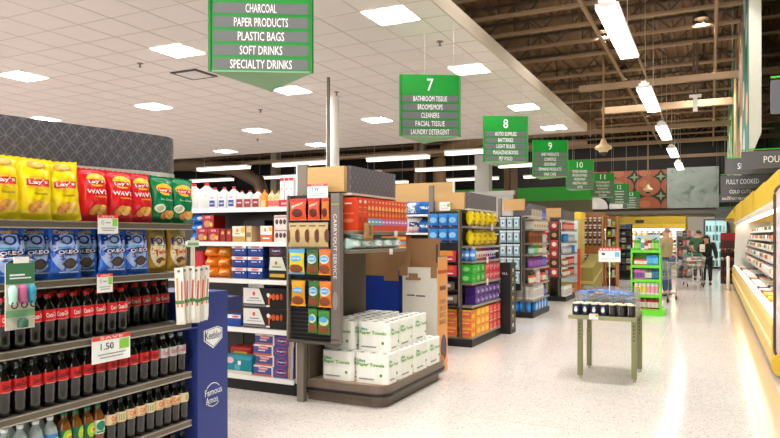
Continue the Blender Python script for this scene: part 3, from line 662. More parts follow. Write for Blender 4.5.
# ---- navy cardboard cookie display beside A
o = thing('cookie_display', 'navy cardboard display stand printed Keebler and Famous Amos', 'cardboard display', (-3.03, 3.22, 0))
NV = C(44, 58, 128, .45, var=.03)
M().box(-3.28, 3.07, 0, -2.81, 3.345, 1.30, NV).build('box', o, world=True)
M().box(-3.3, 3.348, 1.155, -2.86, 3.54, 1.245, C(30, 40, 96, .45)).build('side_tray', o, world=True)
M().prism([(-2.81, 3.07), (-2.81, 3.0), (-2.84, 2.86), (-2.9, 3.07)], 1.09, 1.096, C(50, 76, 170, .4)).build('flap', o, world=True)
m = M(); f = lambda x, z, l: (-2.81+l, 3.207+x, z)
def logo(zc, kind):
    if kind == 'k':
        for s, mt, l in ((1, WHITEG, .001), (.9, NV, .002), (.84, WHITEG, .003)):
            m.poly(f, [(-.085*s, zc+.035*s), (-.085*s, zc-.03*s), (0, zc-.085*s), (.085*s, zc-.03*s), (.085*s, zc+.035*s), (.04*s, zc+.05*s)][::1], mt, l)
        m.txt(f, 'Keebler', 0, zc+.0, .145, .05, NAVY, .0045)
    else:
        m.ell(f, 0, zc, .075, .075, WHITEG, .001, 28); m.ell(f, 0, zc, .07, .07, NV, .002, 28)
        m.rect(f, -.082, zc-.05, .082, zc+.045, NV, .003); m.txt(f, 'Famous', 0, zc+.022, .155, .042, WHITEG, .004, .05); m.txt(f, 'Amos', -.015, zc-.03, .11, .042, WHITEG, .004, .05)
for zc, kd in ((1.03, 'k'), (.655, 'f'), (.3, 'k')): m = M(); logo(zc, kd); m.build('logo', o, world=True)

# ---- B: paper towel display
eB = thing('display_shelf', 'end-of-aisle shelf unit with wood and dark dotted header above paper towels', 'display shelf', (-3.4, 6.1, 0))
LAM = C(112, 96, 84, .4, var=.18, scale=2.5, stretch=(14, 14, 1))
def rr(x0, y0, x1, y1, r): return [(x0, y0)]+arc(x1-r, y0+r, r, -PI/2, 0, 6)+arc(x1-r, y1-r, r, 0, PI/2, 6)+[(x0, y1)]
m = M().prism(rr(-3.66, 5.59, -2.81, 7.1, .12), 0, .1, LAM); m.prism(rr(-3.7, 5.53, -2.76, 7.16, .16), .1, .215, LAM)
m.build('base', eB, world=True)
M().prism(rr(-3.7, 5.518, -2.748, 7.17, .165), .115, .14, BLACK).build('bumper', eB, world=True)
M().prism(rr(-3.69, 5.54, -2.77, 7.15, .15), .215, .222, C(150, 126, 102, .4)).build('deck', eB, world=True)
M().box(-3.63, 5.52, .222, -3.6, 6.71, 2.05, C(96, 82, 68, .6)).build('back_panel', eB, world=True)
M().box(-3.71, 5.46, 0, -3.635, 5.52, 2.06, TAUPE).build('post', eB, world=True)
M().box(-3.75, 5.53, 2.02, -3.64, 5.57, 2.37, TAUPE).box(-3.765, 5.525, 2.02, -3.75, 5.575, 2.375, WHITE).build('end_fin', eB, world=True)
m = M().box(-3.64, 5.54, 2.085, -3.215, 5.6, 2.335, WOODP); m.build('header_board', eB, world=True)
header(eB, -3.62, -3.17, 5.6, 6.8, 2.075, 2.34, .25)
M().box(-3.6, 5.58, 2.05, -3.22, 6.72, 2.066, WOODP).build('canopy', eB, world=True)
for z in (1.70, 1.515):
    M().prism(rr(-3.6, 5.52, -3.09, 6.76, .06), z-.035, z, TAUPE).prism(rr(-3.6, 5.515, -3.085, 6.765, .06), z-.006, z+.002, C(160, 150, 138, .4)).build('shelf', eB, world=True)
RBX = C(226, 70, 34, .4); RBD = C(206, 44, 26, .4)
lg = ('t', 'GO', 0, .9, .5, .05, WHITEG)
pa = tag(carton_mesh(.1, .2, .325, RBX, [('e', .1, .88, .25, .05, WHITE), ('r', -.4, .55, .4, .58, C(240, 130, 100)), ('r', -.3, .7, .3, .72, C(240, 170, 120)), ('e', 0, .35, .25, .08, RBD)], [('r', -.3, .5, .3, .54, C(240, 130, 100)), ('r', -.2, .8, .2, .84, WHITE), ('e', 0, .3, .3, .06, C(240, 130, 90))]).build('snack_box'), 'x', 'box')
def sb(band, top): return tag(carton_mesh(.076, .2, .325, RBX, [('e', 0, .9, .3, .05, top), lg, ('e', 0, .68, .36, .1, C(240, 180, 110)), ('r', -.42, .6, .42, .64, C(170, 60, 60)), ('e', 0, .5, .3, .05, C(236, 150, 60)), ('r', -.46, .17, .46, .38, band), ('r', -.3, .25, .3, .3, WHITEG)]).build('snack_box'), 'x', 'box')
pb = sb(C(80, 170, 214), C(230, 60, 60)); pc = sb(C(196, 110, 170), C(240, 120, 40)); y = 5.6
for i in range(14):
    w = .103 if i < 2 else .079; put((pa, pa, pb, pb, pb, pb)[i] if i < 6 else pc, (-3.2, y+w/2, 1.704), RX, '%s box on the upper shelf over the towels, %s from left' % ('plain orange-red' if i < 2 else 'orange-red box with blue band' if i < 6 else 'orange-red box with pink band', od(i+1)), 'orange-red boxes over the paper towels'); y += w
tl = C(196, 224, 216, .5)
pk = single(bag_mesh(.22, .115, .2, tl, [('e', 0, .5, .36, .3, C(236, 240, 238)), ('e', 0, .55, .16, .14, C(150, 200, 190)), ('r', -.25, .2, .25, .26, C(214, 130, 140))], .02, nx=12, nz=10), 'wipes_pack', 'x', 'pack')
for i in range(5): put(pk, (-3.19, 5.63+.23*i, 1.517), RX, 'low pale teal pack on the lower shelf above the towels, %s from left' % od(i+1), 'pale teal packs')
put(pk, (-3.19, 5.74, 1.617), RX, 'pale teal pack lying on top of the first two packs', 'pale teal packs')
o = thing('paper_flyer', 'brown paper packet clipped to the upper shelf edge', 'packet', (-3.055, 5.74, 1.6), RX)
bag = bag_mesh(.2, .18, .05, C(176, 130, 84, .7), [('r', -.5, .08, .5, .14, C(150, 40, 50)), ('r', -.1, .3, .12, .9, C(120, 84, 54))]); bag.build('packet', o)
price_card('price_sign', 'small tilted price tag on the edge of the upper towel display shelf', .08, .06, (-3.075, 6.42, 1.645), green=False, red=False)
price_card('price_sign', 'small tilted price tag on the edge of the lower towel display shelf', .08, .06, (-3.075, 6.3, 1.455), green=False, red=False)
# side rack with hanging snack pouches
sr = thing('side_rack', 'narrow black side rack of hanging snack pouches with a tall printed upright', 'rack', (-3.5, 5.47, .62))
m = M().box(-3.77, 5.44, .62, -3.27, 5.455, 2.05, BLACK)
for k in range(34): m.box(-3.76, 5.436, .65+k*.04, -3.28, 5.441, .658+k*.04, DGREY)
m.build('back_panel', sr, world=True)
M().box(-3.785, 5.39, .62, -3.765, 5.455, 2.05, TAUPE).box(-3.785, 5.39, .6, -3.19, 5.455, .625, TAUPED).build('frame', sr, world=True)
m = M().box(-3.27, 5.385, .62, -3.175, 5.455, 2.06, C(118, 108, 102, .45)); f = lambda x, z, l: (-3.2225+x, 5.385-l, z)
m.rect(f, -.047, 1.3, .047, 1.93, C(128, 112, 108, .45)); m.rect(f, -.047, 1.945, .047, 1.96, C(150, 160, 70)); m.txt(f, 'CARRYOUT SERVICE', 0, 1.55, .62, .036, WHITEG, .002, -PI/2)
m.ell(f, 0, 1.03, .03, .09, C(150, 142, 134), .002); m.rect(f, -.047, .65, .047, .66, C(60, 55, 52))
m.build('printed_upright', sr, world=True)
for z in (1.805, 1.535): M().tube([(-3.765, 5.35, z), (-3.27, 5.35, z)], .003, C(150, 150, 150, .3, .7), 6).build('wire', sr, world=True)
for z in (2.0, 1.78, 1.51, 1.215, .955):
    for x in (-3.65, -3.45, -3.34): M().tube([(x, 5.44, z), (x, 5.365, z)], .003, STEEL, 6).build('hook', sr, world=True)
BD = ('e', 0, .62, .34, .12, C(90, 170, 220)); BD2 = ('t', 'DIAMOND' if False else 'ALMONDS', 0, .62, .5, .06, WHITEG); NUT = ('e', 0, .22, .42, .17, C(140, 74, 44, .6, var=.3, scale=90))
def pouch(w, h, base, pr, lab, x, z, y=5.375):
    o = single(bag_mesh(w, h, .035, base, pr, .06), 'snack_pouch', lab, 'pouch'); o['group'] = 'hanging snack pouches'; o.location = (x, y, z); return o
JK = C(232, 76, 24, .35); jp = [('r', -.5, .86, .5, .98, C(190, 40, 20)), ('t', 'JERKY', 0, .7, .7, .1, WHITEG, .3), ('e', 0, .35, .32, .2, C(90, 30, 20))]
pouch(.2, .215, JK, jp, 'wide orange-red jerky pouch in the top row of the side rack, leftmost', -3.64, 1.80)
pouch(.14, .215, JK, jp, 'orange-red jerky pouch in the top row, second from the left', -3.455, 1.80)
pouch(.09, .215, C(226, 110, 30, .35), jp[:1]+jp[2:], 'narrow orange pouch in the top row beside the printed upright', -3.325, 1.80)
TN = C(196, 172, 120, .45, var=.1)
for i in range(4): pouch(.125, .235, TN, [('e', -.42, .45, .2, .28, C(110, 66, 46)), ('e', .42, .45, .2, .28, C(110, 66, 46)), ('r', -.3, .84, .3, .9, C(120, 90, 60))], 'tan nut pouch in the second row of the side rack, %s from left' % od(i+1), -3.69+.112*i, 1.545)
pouch(.19, .25, C(226, 206, 40, .35), [('r', -.5, .84, .5, 1, C(70, 160, 220)), BD, BD2, NUT, ('r', -.5, 0, .5, .06, C(70, 160, 220))], 'yellow and blue almond pouch in the third row, left', -3.655, 1.275)
pouch(.14, .25, C(70, 116, 54, .35), [('r', -.5, .84, .5, 1, C(40, 90, 40)), ('e', 0, .6, .36, .18, C(220, 216, 200)), BD, BD2, NUT], 'green almond pouch in the third row, middle', -3.47, 1.275)
pouch(.14, .25, C(226, 110, 30, .35), [('e', 0, .6, .38, .18, C(220, 216, 200)), BD, BD2, NUT, ('r', -.5, 0, .5, .05, C(240, 150, 40))], 'orange almond pouch in the third row, right', -3.33, 1.275)
pouch(.17, .25, C(226, 160, 26, .35), [BD, BD2, NUT, ('r', -.5, 0, .5, .06, C(240, 180, 40))], 'yellow almond pouch in the fourth row, left', -3.635, .965)
pouch(.135, .25, C(50, 104, 44, .35), [('e', 0, .6, .36, .18, C(220, 216, 200)), BD, BD2, NUT], 'green almond pouch in the fourth row, middle', -3.455, .965)
pouch(.145, .25, C(232, 120, 30, .35), [('e', 0, .6, .38, .18, C(220, 216, 200)), BD, BD2, NUT, ('r', -.5, 0, .5, .05, C(240, 150, 40))], 'orange almond pouch in the fourth row, right', -3.325, .965)
pouch(.11, .235, C(60, 130, 50, .35), [('e', .05, .6, .36, .18, C(220, 216, 200)), BD, NUT], 'green almond pouch in the lowest row, left', -3.47, .71)
pouch(.14, .235, C(60, 130, 50, .35), [('e', .05, .55, .36, .18, C(200, 216, 160)), BD, NUT], 'green almond pouch in the lowest row beside the printed upright', -3.34, .70)
price_card('price_sign', 'white price card reading 7.99 on top of the side rack', .235, .135, (-3.43, 5.40, 2.02), 0, green=False, txt='7.99')

# paper towel packs
PT = C(240, 238, 230, .35, bump=.1, scale=25); PTG = C(96, 170, 30); PTD = C(40, 140, 100)
def towel_proto():
    o = thing('paper_towel_pack', 'x', 'paper towel pack'); m = M(); w, d, h = .37, .245, .285; n = 40; out = []
    for s in range(3): pass
    def sid(n0, cx, cy, a0, a1): return [(cx+.0615*math.cos(a0+(a1-a0)*i/n0), cy+.0615*math.sin(a0+(a1-a0)*i/n0)) for i in range(n0+1)]
    R = .0615; xs = (-.123, 0, .123); ys = (-.0615, .0615)
    out += sid(3, xs[0], ys[0], PI, 1.5*PI); out += [(xs[0]+.05, ys[0]-.057), (xs[1]-.03, ys[0]-.0605), (xs[1], ys[0]-.0615), (xs[1]+.05, ys[0]-.057), (xs[2]-.03, ys[0]-.0605)]
    out += sid(3, xs[2], ys[0], -PI/2, 0); out += [(xs[2]+.0575, 0)]; out += sid(3, xs[2], ys[1], 0, PI/2)
    out += [(xs[1]+.03, ys[1]+.0605), (xs[1], ys[1]+.0615), (xs[1]-.05, ys[1]+.057)]; out += sid(3, xs[0], ys[1], PI/2, PI); out += [(xs[0]-.0575, 0)]
    m.prism(out, 0, h, PT, smooth=False)
    f = flat(-.1235); g = flatR(.185)
    def face(fn, w):
        m.txt(fn, 'Ultra', -w*.28, h*.76, w*.24, .03, PTD, .0025, 0, .03); m.txt(fn, 'Paper Towels', -w*.0, h*.62, w*.8, .042, PTG, .0025, 0, .03)
        m.ell(fn, w*.3, h*.3, .016, .016, C(90, 160, 50), .0025, 14); m.rect(fn, -w*.35, h*.12, w*.1, h*.17, C(150, 150, 145), .0025)
    face(f, .37); face(g, .24); face(flatL(-.185), .24); m.build('wrapped_rolls', o)
    for x in xs:
        for y in ys: rt_ = M().lathe([(.05, 0), (.05, .003), (.022, .003), (.02, .001), (.001, .001)], C(214, 212, 206), 16, (x, y, h-.001)).build('roll_top', o); M().lathe([(.02, 0), (.018, .0045)], C(110, 104, 98), 12, (x, y, h)).build('core_hole', rt_)
    return o
pt = towel_proto(); G = 'paper towel packs'
low = [(-3.335, 5.725, 0, 'at the left of the lower layer front'), (-2.955, 5.73, 0, 'at the front corner of the lower layer')]
for k in range(3): low.append((-2.895, 6.05+.375*k, RX, 'in the lower layer along the aisle side, %s from the corner' % od(k+1)))
for x, y, r, w in low: put(pt, (x, y, .2225), r, 'six-roll white paper towel pack '+w, G)
for i, (x, y) in enumerate(((-3.33, 5.975), (-3.33, 6.225), (-3.33, 6.475), (-3.33, 6.725), (-3.33, 6.975))):
    put(pt, (x-.01, y, .2225), 0, 'paper towel pack inside the lower layer, %s behind the front left one' % od(i+1), G)
for x, y, r, w in ((-3.39, 5.84, 0, 'at the left of the upper layer, half behind the side rack'), (-3.0, 5.86, 0, 'at the front of the upper layer'), (-2.96, 6.18, RX, 'in the upper layer facing the aisle, nearer one'), (-2.96, 6.56, RX, 'in the upper layer facing the aisle, farther one'), (-3.34, 6.1, 0, 'in the middle of the upper layer'), (-3.34, 6.35, 0, 'in the middle of the upper layer, farther back'), (-3.34, 6.6, 0, 'at the back of the upper layer')):
    put(pt, (x, y, .511), r, 'six-roll white paper towel pack '+w, G)

# cardboard bins beyond the towels
o = thing('cardboard_bin', 'tall white and orange cardboard dump bin with raised brown flap, printed PUMPKIN SPICE', 'cardboard bin', (-3.12, 7.36, 0))
WB = C(214, 208, 196, .6); OR = C(232, 160, 90, .5)
M().box(-3.36, 7.2, 0, -2.905, 7.52, 1.27, WB).build('box', o, world=True)
m = M(); f = lambda x, z, l: (-2.905+l, 7.36+x, z); m.rect(f, -.16, .02, .16, 1.4, OR, .004); m.rect(f, -.16, 1.2, .16, 1.24, C(200, 80, 40), .006)
m.rect(f, -.1, 1.0, .1, 1.05, C(120, 70, 60), .006)
for t, z in (('PUMPKIN', .86), ('SPICE', .78), ('SPICE', .70), ('BAKE', .62)): m.txt(f, t, 0, z, .2, .055, C(110, 60, 40), .006)
m.ell(f, .03, .3, .1, .16, C(90, 60, 80), .005); m.ell(f, -.04, .12, .1, .1, C(200, 120, 70), .006)
m.build('printed_side', o, world=True)
for b in ((-3.36, 7.3, 1.27, -2.92, 7.315, 1.62), (-3.4, 7.24, 1.16, -3.27, 7.25, 1.45), (-2.99, 7.195, 1.15, -2.91, 7.2, 1.3), (-3.4, 7.195, 1.17, -3.29, 7.2, 1.3)): M().box(*b, CARD).build('flap', o, world=True)
M().box(-3.27, 7.185, 1.12, -3.16, 7.2, 1.2, CARD).box(-3.31, 7.18, 1.12, -3.12, 7.198, 1.15, CARD).build('handle_tab', o, world=True)
M().box(-2.96, 7.295, 1.33, -2.94, 7.3, 1.55, C(50, 40, 70)).build('stripe', o, world=True)
for b in ((-3.3, 7.197, .93, -3.2, 7.1995, .945), (-3.18, 7.197, .925, -3.06, 7.1995, .94)): M().box(*b, DGREY).build('slot', o, world=True)
o = thing('cardboard_bin', 'deep blue cardboard bin with torn brown upper edge, left of the white one', 'cardboard bin', (-3.68, 7.42, 0))
M().box(-3.95, 7.22, 0, -3.42, 7.6, 1.23, C(14, 52, 150, .5)).build('box', o, world=True)
for b in ((-3.95, 7.215, 1.16, -3.62, 7.219, 1.46), (-3.62, 7.215, 1.1, -3.42, 7.219, 1.4), (-3.95, 7.6, 1.2, -3.42, 7.604, 1.46)): M().box(*b, CARD).build('flap', o, world=True)

# ---- shelf run B, front towards the camera
gB = thing('shelf_run', 'white shelf run stocked with bleach, cartons and charcoal, left of the towel display', 'shelf run', (-5.2, 6.0, 0))
GW = C(206, 204, 200, .4)
M().box(-7.2, 5.63, 0, -3.83, 6.62, .13, BLACK).build('base', gB, world=True)
M().box(-7.2, 6.09, .13, -3.8, 6.13, 1.97, C(74, 68, 64)).build('back_panel', gB, world=True)
for z, y in ((1.955, 5.68), (1.585, 5.66), (1.185, 5.63), (.665, 5.61), (.165, 5.6)):
    M().box(-7.2, y, z-.03, -3.84, 6.09, z, GW).box(-7.2, y-.012, z-.045, -3.84, y, z+.002, WHITE).build('shelf', gB, world=True)
M().box(-3.84, 5.63, .13, -3.8, 6.09, 1.57, C(206, 200, 194, .4)).box(-3.84, 5.7, 1.5, -3.8, 6.09, 1.97, C(206, 200, 194, .4)).build('end_panel', gB, world=True)
for k in range(8): M().box(-4.9, 6.08, .2+.2*k, -4.88, 6.089, .34+.2*k, C(96, 90, 86)).build('upright_slot', gB, world=True)
def jug(name, label, w, d, h, capc, pr, base=None):
    o = thing(name, label, 'bottle'); base = base or C(218, 218, 217, .35); m = M()
    hs = [0, .012, .6*h, .72*h, .84*h, .88*h]; sc = [.92, 1, 1, .86, .36, .28]; vs = []; nn = 16
    for z, s in zip(hs, sc):
        for k in range(nn):
            a = 2*PI*k/nn; ca, sa = math.cos(a), math.sin(a); q = .38
            vs.append((w/2*s*math.copysign(abs(ca)**q, ca), d/2*s*math.copysign(abs(sa)**q, sa), z))
    m.add(vs, [(i*nn+k, i*nn+(k+1) % nn, (i+1)*nn+(k+1) % nn, (i+1)*nn+k) for i in range(5) for k in range(nn)]+[tuple(range(nn-1, -1, -1)), tuple(range(5*nn, 6*nn))], base, True)
    m.build('jug_body', o); M().lathe([(.15*w, 0), (.15*w, .09*h), (.12*w, .1*h)], capc, 14, (0, 0, .88*h)).build('cap', o)
    if pr: l = M(); prints(l, flat(-d/2), w, h, pr); l.build('label', o)
    return o
RC = C(206, 40, 34, .4)
j1 = jug('bleach_bottle', 'x', .19, .12, .31, RC, [('e', 0, .5, .05, .03, C(200, 200, 90))])
for i, x in enumerate((-5.42, -5.225)): put(j1, (x, 5.86, 1.957), .5, 'large plain white bleach jug with red cap, %s' % ('left one behind the green chip bag', 'right one of the pair')[i], 'plain white jugs')
j2 = jug('bleach_bottle', 'x', .125, .1, .25, RC, [('r', -.3, .1, .3, .38, C(44, 60, 150)), ('t', 'BLEACH', 0, .24, .45, .07, WHITEG), ('e', 0, .5, .2, .04, C(220, 140, 140))])
for i, x in enumerate((-5.07, -4.935, -4.80)): put(j2, (x, 5.82, 1.957), 0, 'white bleach bottle with blue label, %s of three' % ('left', 'middle', 'right')[i], 'bleach bottles with blue labels')
j3 = jug('bleach_bottle', 'x', .105, .09, .2, RC, [('r', -.4, .04, .4, .5, C(150, 40, 44)), ('r', -.25, .26, .25, .34, C(226, 200, 200))])
for i, x in enumerate((-4.67, -4.56, -4.45)): put(j3, (x, 5.80, 1.957), 0, 'small white bottle with dark red label, %s of three' % ('left', 'middle', 'right')[i], 'small bottles with dark red labels')
def item(name, cat, label, w, d, h, base, pr, x, y, z, rz=0, side=None, top=None, bevel=.004, grp=None):
    o = tag(carton_mesh(w, d, h, base, pr, side, top).build(name, bevel=bevel), label, cat, grp); o.location = (x, y, z); o.rotation_euler = (0, 0, rz); return o
it = C(232, 140, 40, .4)
j4 = jug('cleaner_bottle', 'x', .075, .06, .2, C(230, 120, 30), [('r', -.4, .05, .4, .4, C(240, 190, 110))], it)
put(j4, (-4.36, 5.80, 1.957), 0, 'orange cleaner bottle with white cap area next to small dark red bottles')
j5 = jug('cleaner_bottle', 'x', .085, .06, .19, C(230, 140, 60), [('r', -.45, .1, .45, .4, C(220, 90, 90)), ('e', 0, .55, .3, .1, C(240, 170, 90))], C(226, 196, 150))
for i, x in enumerate((-4.28, -4.19)): put(j5, (x, 5.82, 1.957), 0, 'peach cleaner bottle with pink label, %s of the pair' % ('left', 'right')[i], 'peach cleaner bottles')
item('lighter_tray', 'tray', 'red cardboard tray under the three tall white cartons', .19, .1, .075, C(190, 20, 44), [('t', 'BIC' if False else 'MATCH', 0, .5, .6, .3, WHITEG)], -4.045, 5.80, 1.957)
for i in range(3): item('tall_carton', 'carton', 'tall white carton with red top in the red tray, %s of three' % ('left', 'middle', 'right')[i], .052, .08, .235, C(232, 226, 224), [('r', -.5, .86, .5, 1, C(190, 30, 50)), ('e', 0, .5, .12, .04, C(190, 30, 50))], -4.105+.06*i, 5.80, 2.034, grp='tall white cartons')
# second shelf
for i in range(3):
    b = bag_mesh(.3, .11, .2, C(34, 120, 206, .25, bump=.3, scale=20), [('e', .1, .5, .1, .2, WHITEG)], nz=8); o = tag(b.build('wrapped_pack'), 'bright blue plastic-wrapped pack, %s layer of the stack' % ('bottom', 'middle', 'top')[i], 'pack', 'blue wrapped packs'); o.location = (-5.24, 5.82, 1.587+.104*i)
fr = C(150, 26, 30, .4); fpr = [('r', -.5, .74, .5, 1, C(190, 30, 34)), ('t', 'LOG', 0, .86, .4, .14, WHITEG), ('e', -.05, .35, .3, .26, C(200, 130, 90)), ('e', .3, .3, .12, .16, GOLD)]
for k, (x, z, w) in enumerate(((-5.135, 1.587, 'bottom left'), (-4.97, 1.587, 'bottom middle'), (-5.05, 1.735, 'on top'))): item('firelog_box', 'box', 'dark red box with picture of food, %s of the group' % w, .16, .2, .145, fr, fpr, x, 5.78, z, grp='dark red picture boxes')
for k in range(2): item('firelog_box', 'box', 'narrow dark red box %s' % ('beside the picture boxes', 'left of the tan box')[k], .07, .2, .14, fr, [('e', 0, .7, .25, .12, C(226, 180, 60))], -4.84+.085*k, 5.78, 1.587, grp='narrow dark red boxes')
bxp = [('r', -.5, .35, .5, 1, C(226, 220, 200)), ('e', -.1, .72, .1, .12, C(230, 120, 40)), ('r', -.3, .5, .1, .54, INK), ('e', .34, .75, .16, .2, C(238, 180, 60))]
item('starter_box', 'box', 'tan and cream carton on the second shelf beside the dark red boxes', .17, .2, .17, C(196, 156, 84), bxp, -4.62, 5.78, 1.587)
item('starter_box', 'box', 'narrow tan carton right of the tan and cream carton', .07, .2, .17, C(196, 176, 134), [('r', -.4, .3, .4, .6, C(130, 110, 70))], -4.49, 5.79, 1.587)
item('starter_box', 'box', 'white carton with bright orange base on the second shelf', .15, .2, .17, C(232, 96, 40), [('r', -.5, .45, .5, 1, C(232, 226, 214)), ('e', -.1, .75, .1, .12, C(230, 120, 40)), ('e', .34, .8, .14, .15, C(238, 180, 60)), ('r', -.3, .18, .3, .28, WHITEG)], -4.25, 5.78, 1.587)
for k in range(2): item('cup_box', 'box', 'white box with round windows, %s of two at the shelf end' % ('lower', 'upper')[k], .17, .2, .14, C(220, 214, 208), [('e', -.28, .5, .12, .2, C(90, 60, 56)), ('e', .02, .5, .12, .2, C(90, 60, 56)), ('e', .3, .5, .12, .2, C(90, 60, 56)), ('r', -.45, .82, .45, .9, C(170, 90, 90))], -4.065, 5.78, 1.587+.142*k, grp='white boxes with round windows')
item('stacked_tray', 'tray', 'dark tray at the back of the second shelf', .3, .15, .24, C(42, 36, 38), [('r', -.4, .7, .4, .75, DGREY)], -4.6, 5.99, 1.587)
# third shelf: orange and blue bags
OB = bag_mesh(.19, .125, .2, C(232, 130, 28, .3, bump=.3, scale=20), [('e', 0, .55, .3, .14, C(240, 180, 90)), ('r', -.2, .5, .2, .56, WHITEG)], nz=10)
po = single(OB, 'orange_bag', 'x', 'bag')
for r in range(3):
    for c in range(2): put(po, (-5.05+.19*c, 5.78, 1.187+.112*r), .1*math.sin(r*3+c), 'plump orange bag, %s of the %s stack on the third shelf' % (('bottom', 'middle', 'top')[r], ('left', 'right')[c]), 'orange bags on the third shelf', tilt=(0, .05*math.sin(r*2+c*4)))
item('red_packet', 'packet', 'red packet left of the orange bags', .12, .15, .3, C(196, 24, 50, .4), [], -5.22, 5.8, 1.187, bevel=.02)
pbm = carton_mesh(.2, .2, .118, C(30, 58, 136, .4), [('r', -.5, .72, .5, 1, C(226, 224, 222)), ('e', 0, .86, .3, .11, C(206, 110, 120)), ('r', -.25, .5, .12, .56, WHITEG), ('e', .3, .55, .05, .06, WHITEG)])
pb2 = tag(pbm.build('charcoal_bag', bevel=.018), 'x', 'bag')
for r in range(3):
    for c in range(2): put(pb2, (-4.605+.215*c, 5.77, 1.187+.122*r), .03*math.sin(r*2+c*5), 'blue and white bag, %s of the %s stack on the third shelf' % (('bottom', 'middle', 'top')[r], ('left', 'right')[c]), 'blue and white bags on the third shelf')
item('charcoal_pack', 'pack', 'black pack with purple oval on top of the third shelf stack', .3, .2, .12, C(38, 34, 36, .4), [('e', -.2, .5, .25, .38, C(120, 40, 80)), ('e', -.2, .5, .2, .28, C(60, 50, 90)), ('t', 'Kingsford', -.2, .5, .3, .2, WHITEG)], -4.07, 5.79, 1.43, bevel=.02)
item('charcoal_pack', 'pack', 'black and pale green pack with orange flame on the third shelf', .25, .2, .24, C(30, 28, 28, .4), [('p', [(-.46, .42), (-.4, 1), (.2, 1), (.42, .42)], C(206, 214, 196)), ('e', -.1, .74, .07, .08, C(226, 90, 40)), ('r', -.3, .55, .16, .59, INK), ('r', -.42, .12, .34, .27, C(196, 160, 40))], -4.09, 5.77, 1.187, bevel=.01)
# fourth shelf
item('charcoal_bag', 'bag', 'blue and white bag alone at the left of the fourth shelf', .24, .2, .13, C(30, 70, 150, .4), [('r', -.5, .7, .5, 1, C(230, 228, 226)), ('e', .2, .84, .2, .1, C(206, 110, 120))], -4.68, 5.74, .667, bevel=.02)
for k in range(2): item('starter_case', 'box', 'large black and white box with flames, %s of two' % ('lower', 'upper')[k], .56, .22, .215, C(28, 24, 24, .4),
    [('p', [(-.49, .2), (-.49, .97), (-.12, .97), (.02, .2)], C(224, 222, 218)), ('e', -.24, .7, .035, .1, C(226, 90, 50)), ('r', -.34, .46, -.12, .5, INK), ('r', -.4, .33, -.06, .38, C(170, 170, 172)), ('r', -.49, .06, .1, .16, C(120, 120, 122)),
     ('e', .13, .6, .05, .12, C(214, 110, 40)), ('e', .1, .66, .035, .1, WHITEG), ('e', .22, .58, .04, .16, C(196, 84, 30)), ('e', .31, .58, .04, .14, C(206, 92, 30)), ('e', .4, .6, .03, .16, C(180, 70, 26)), ('e', .12, .36, .02, .2, C(196, 84, 30)), ('r', .06, .08, .14, .16, WHITEG)],
    -4.255, 5.76, .667+.217*k, grp='black and white boxes with flames', bevel=.006)
price_card('price_sign', 'white sign on the back wall between the third and fourth shelves', .2, .09, (-4.37, 5.66, 1.06), 0, red=False, green=False)
# fifth shelf
item('charcoal_bag', 'bag', 'red and yellow bag behind the teal bag on the bottom shelf', .3, .2, .13, C(190, 30, 34, .4), [('r', -.3, .2, .3, .6, C(220, 190, 50))], -4.66, 5.86, .3, bevel=.03)
item('charcoal_bag', 'bag', 'teal bag lying on the bottom shelf', .42, .26, .19, C(26, 134, 150, .4), [('r', -.5, 0, .5, .16, C(210, 206, 190)), ('e', -.2, .72, .12, .18, C(226, 180, 190)), ('r', .05, .5, .15, .72, WHITEG), ('r', -.05, .2, .12, .5, C(90, 170, 190))], -4.61, 5.76, .167, bevel=.04)
item('firewood_bag', 'bag', 'low dark bag under the red and yellow bag', .3, .2, .12, C(90, 50, 40, .6), [], -4.66, 5.98, .167, bevel=.03)
kb = tag(carton_mesh(.5, .25, .113, C(66, 82, 150, .4), [('r', -.5, 0, -.02, .2, C(190, 96, 70)), ('r', -.5, .84, -.02, 1, C(226, 222, 218)), ('r', -.04, 0, .0, 1, C(222, 214, 206)), ('e', -.25, .72, .13, .2, C(206, 120, 130)), ('t', 'Kingsford', -.25, .72, .2, .14, WHITEG), ('r', -.38, .42, -.2, .5, WHITEG), ('e', .2, .5, .15, .36, C(190, 60, 80)), ('e', .2, .5, .12, .28, C(50, 60, 130)), ('t', 'Kingsford', .2, .5, .2, .2, WHITEG), ('r', .38, 0, .42, 1, C(200, 150, 50)), ('r', .43, 0, .5, 1, C(180, 176, 180))]).build('charcoal_bag', bevel=.025), 'x', 'bag')
for r in range(4): put(kb, (-4.13+.02*(r % 2), 5.76, .167+.11*r), (.02, -.03, .04, 0)[r], 'blue Kingsford charcoal bag, %s of the stack of four' % ('lowest', 'second from the bottom', 'third from the bottom', 'topmost')[r], 'stack of charcoal bags')
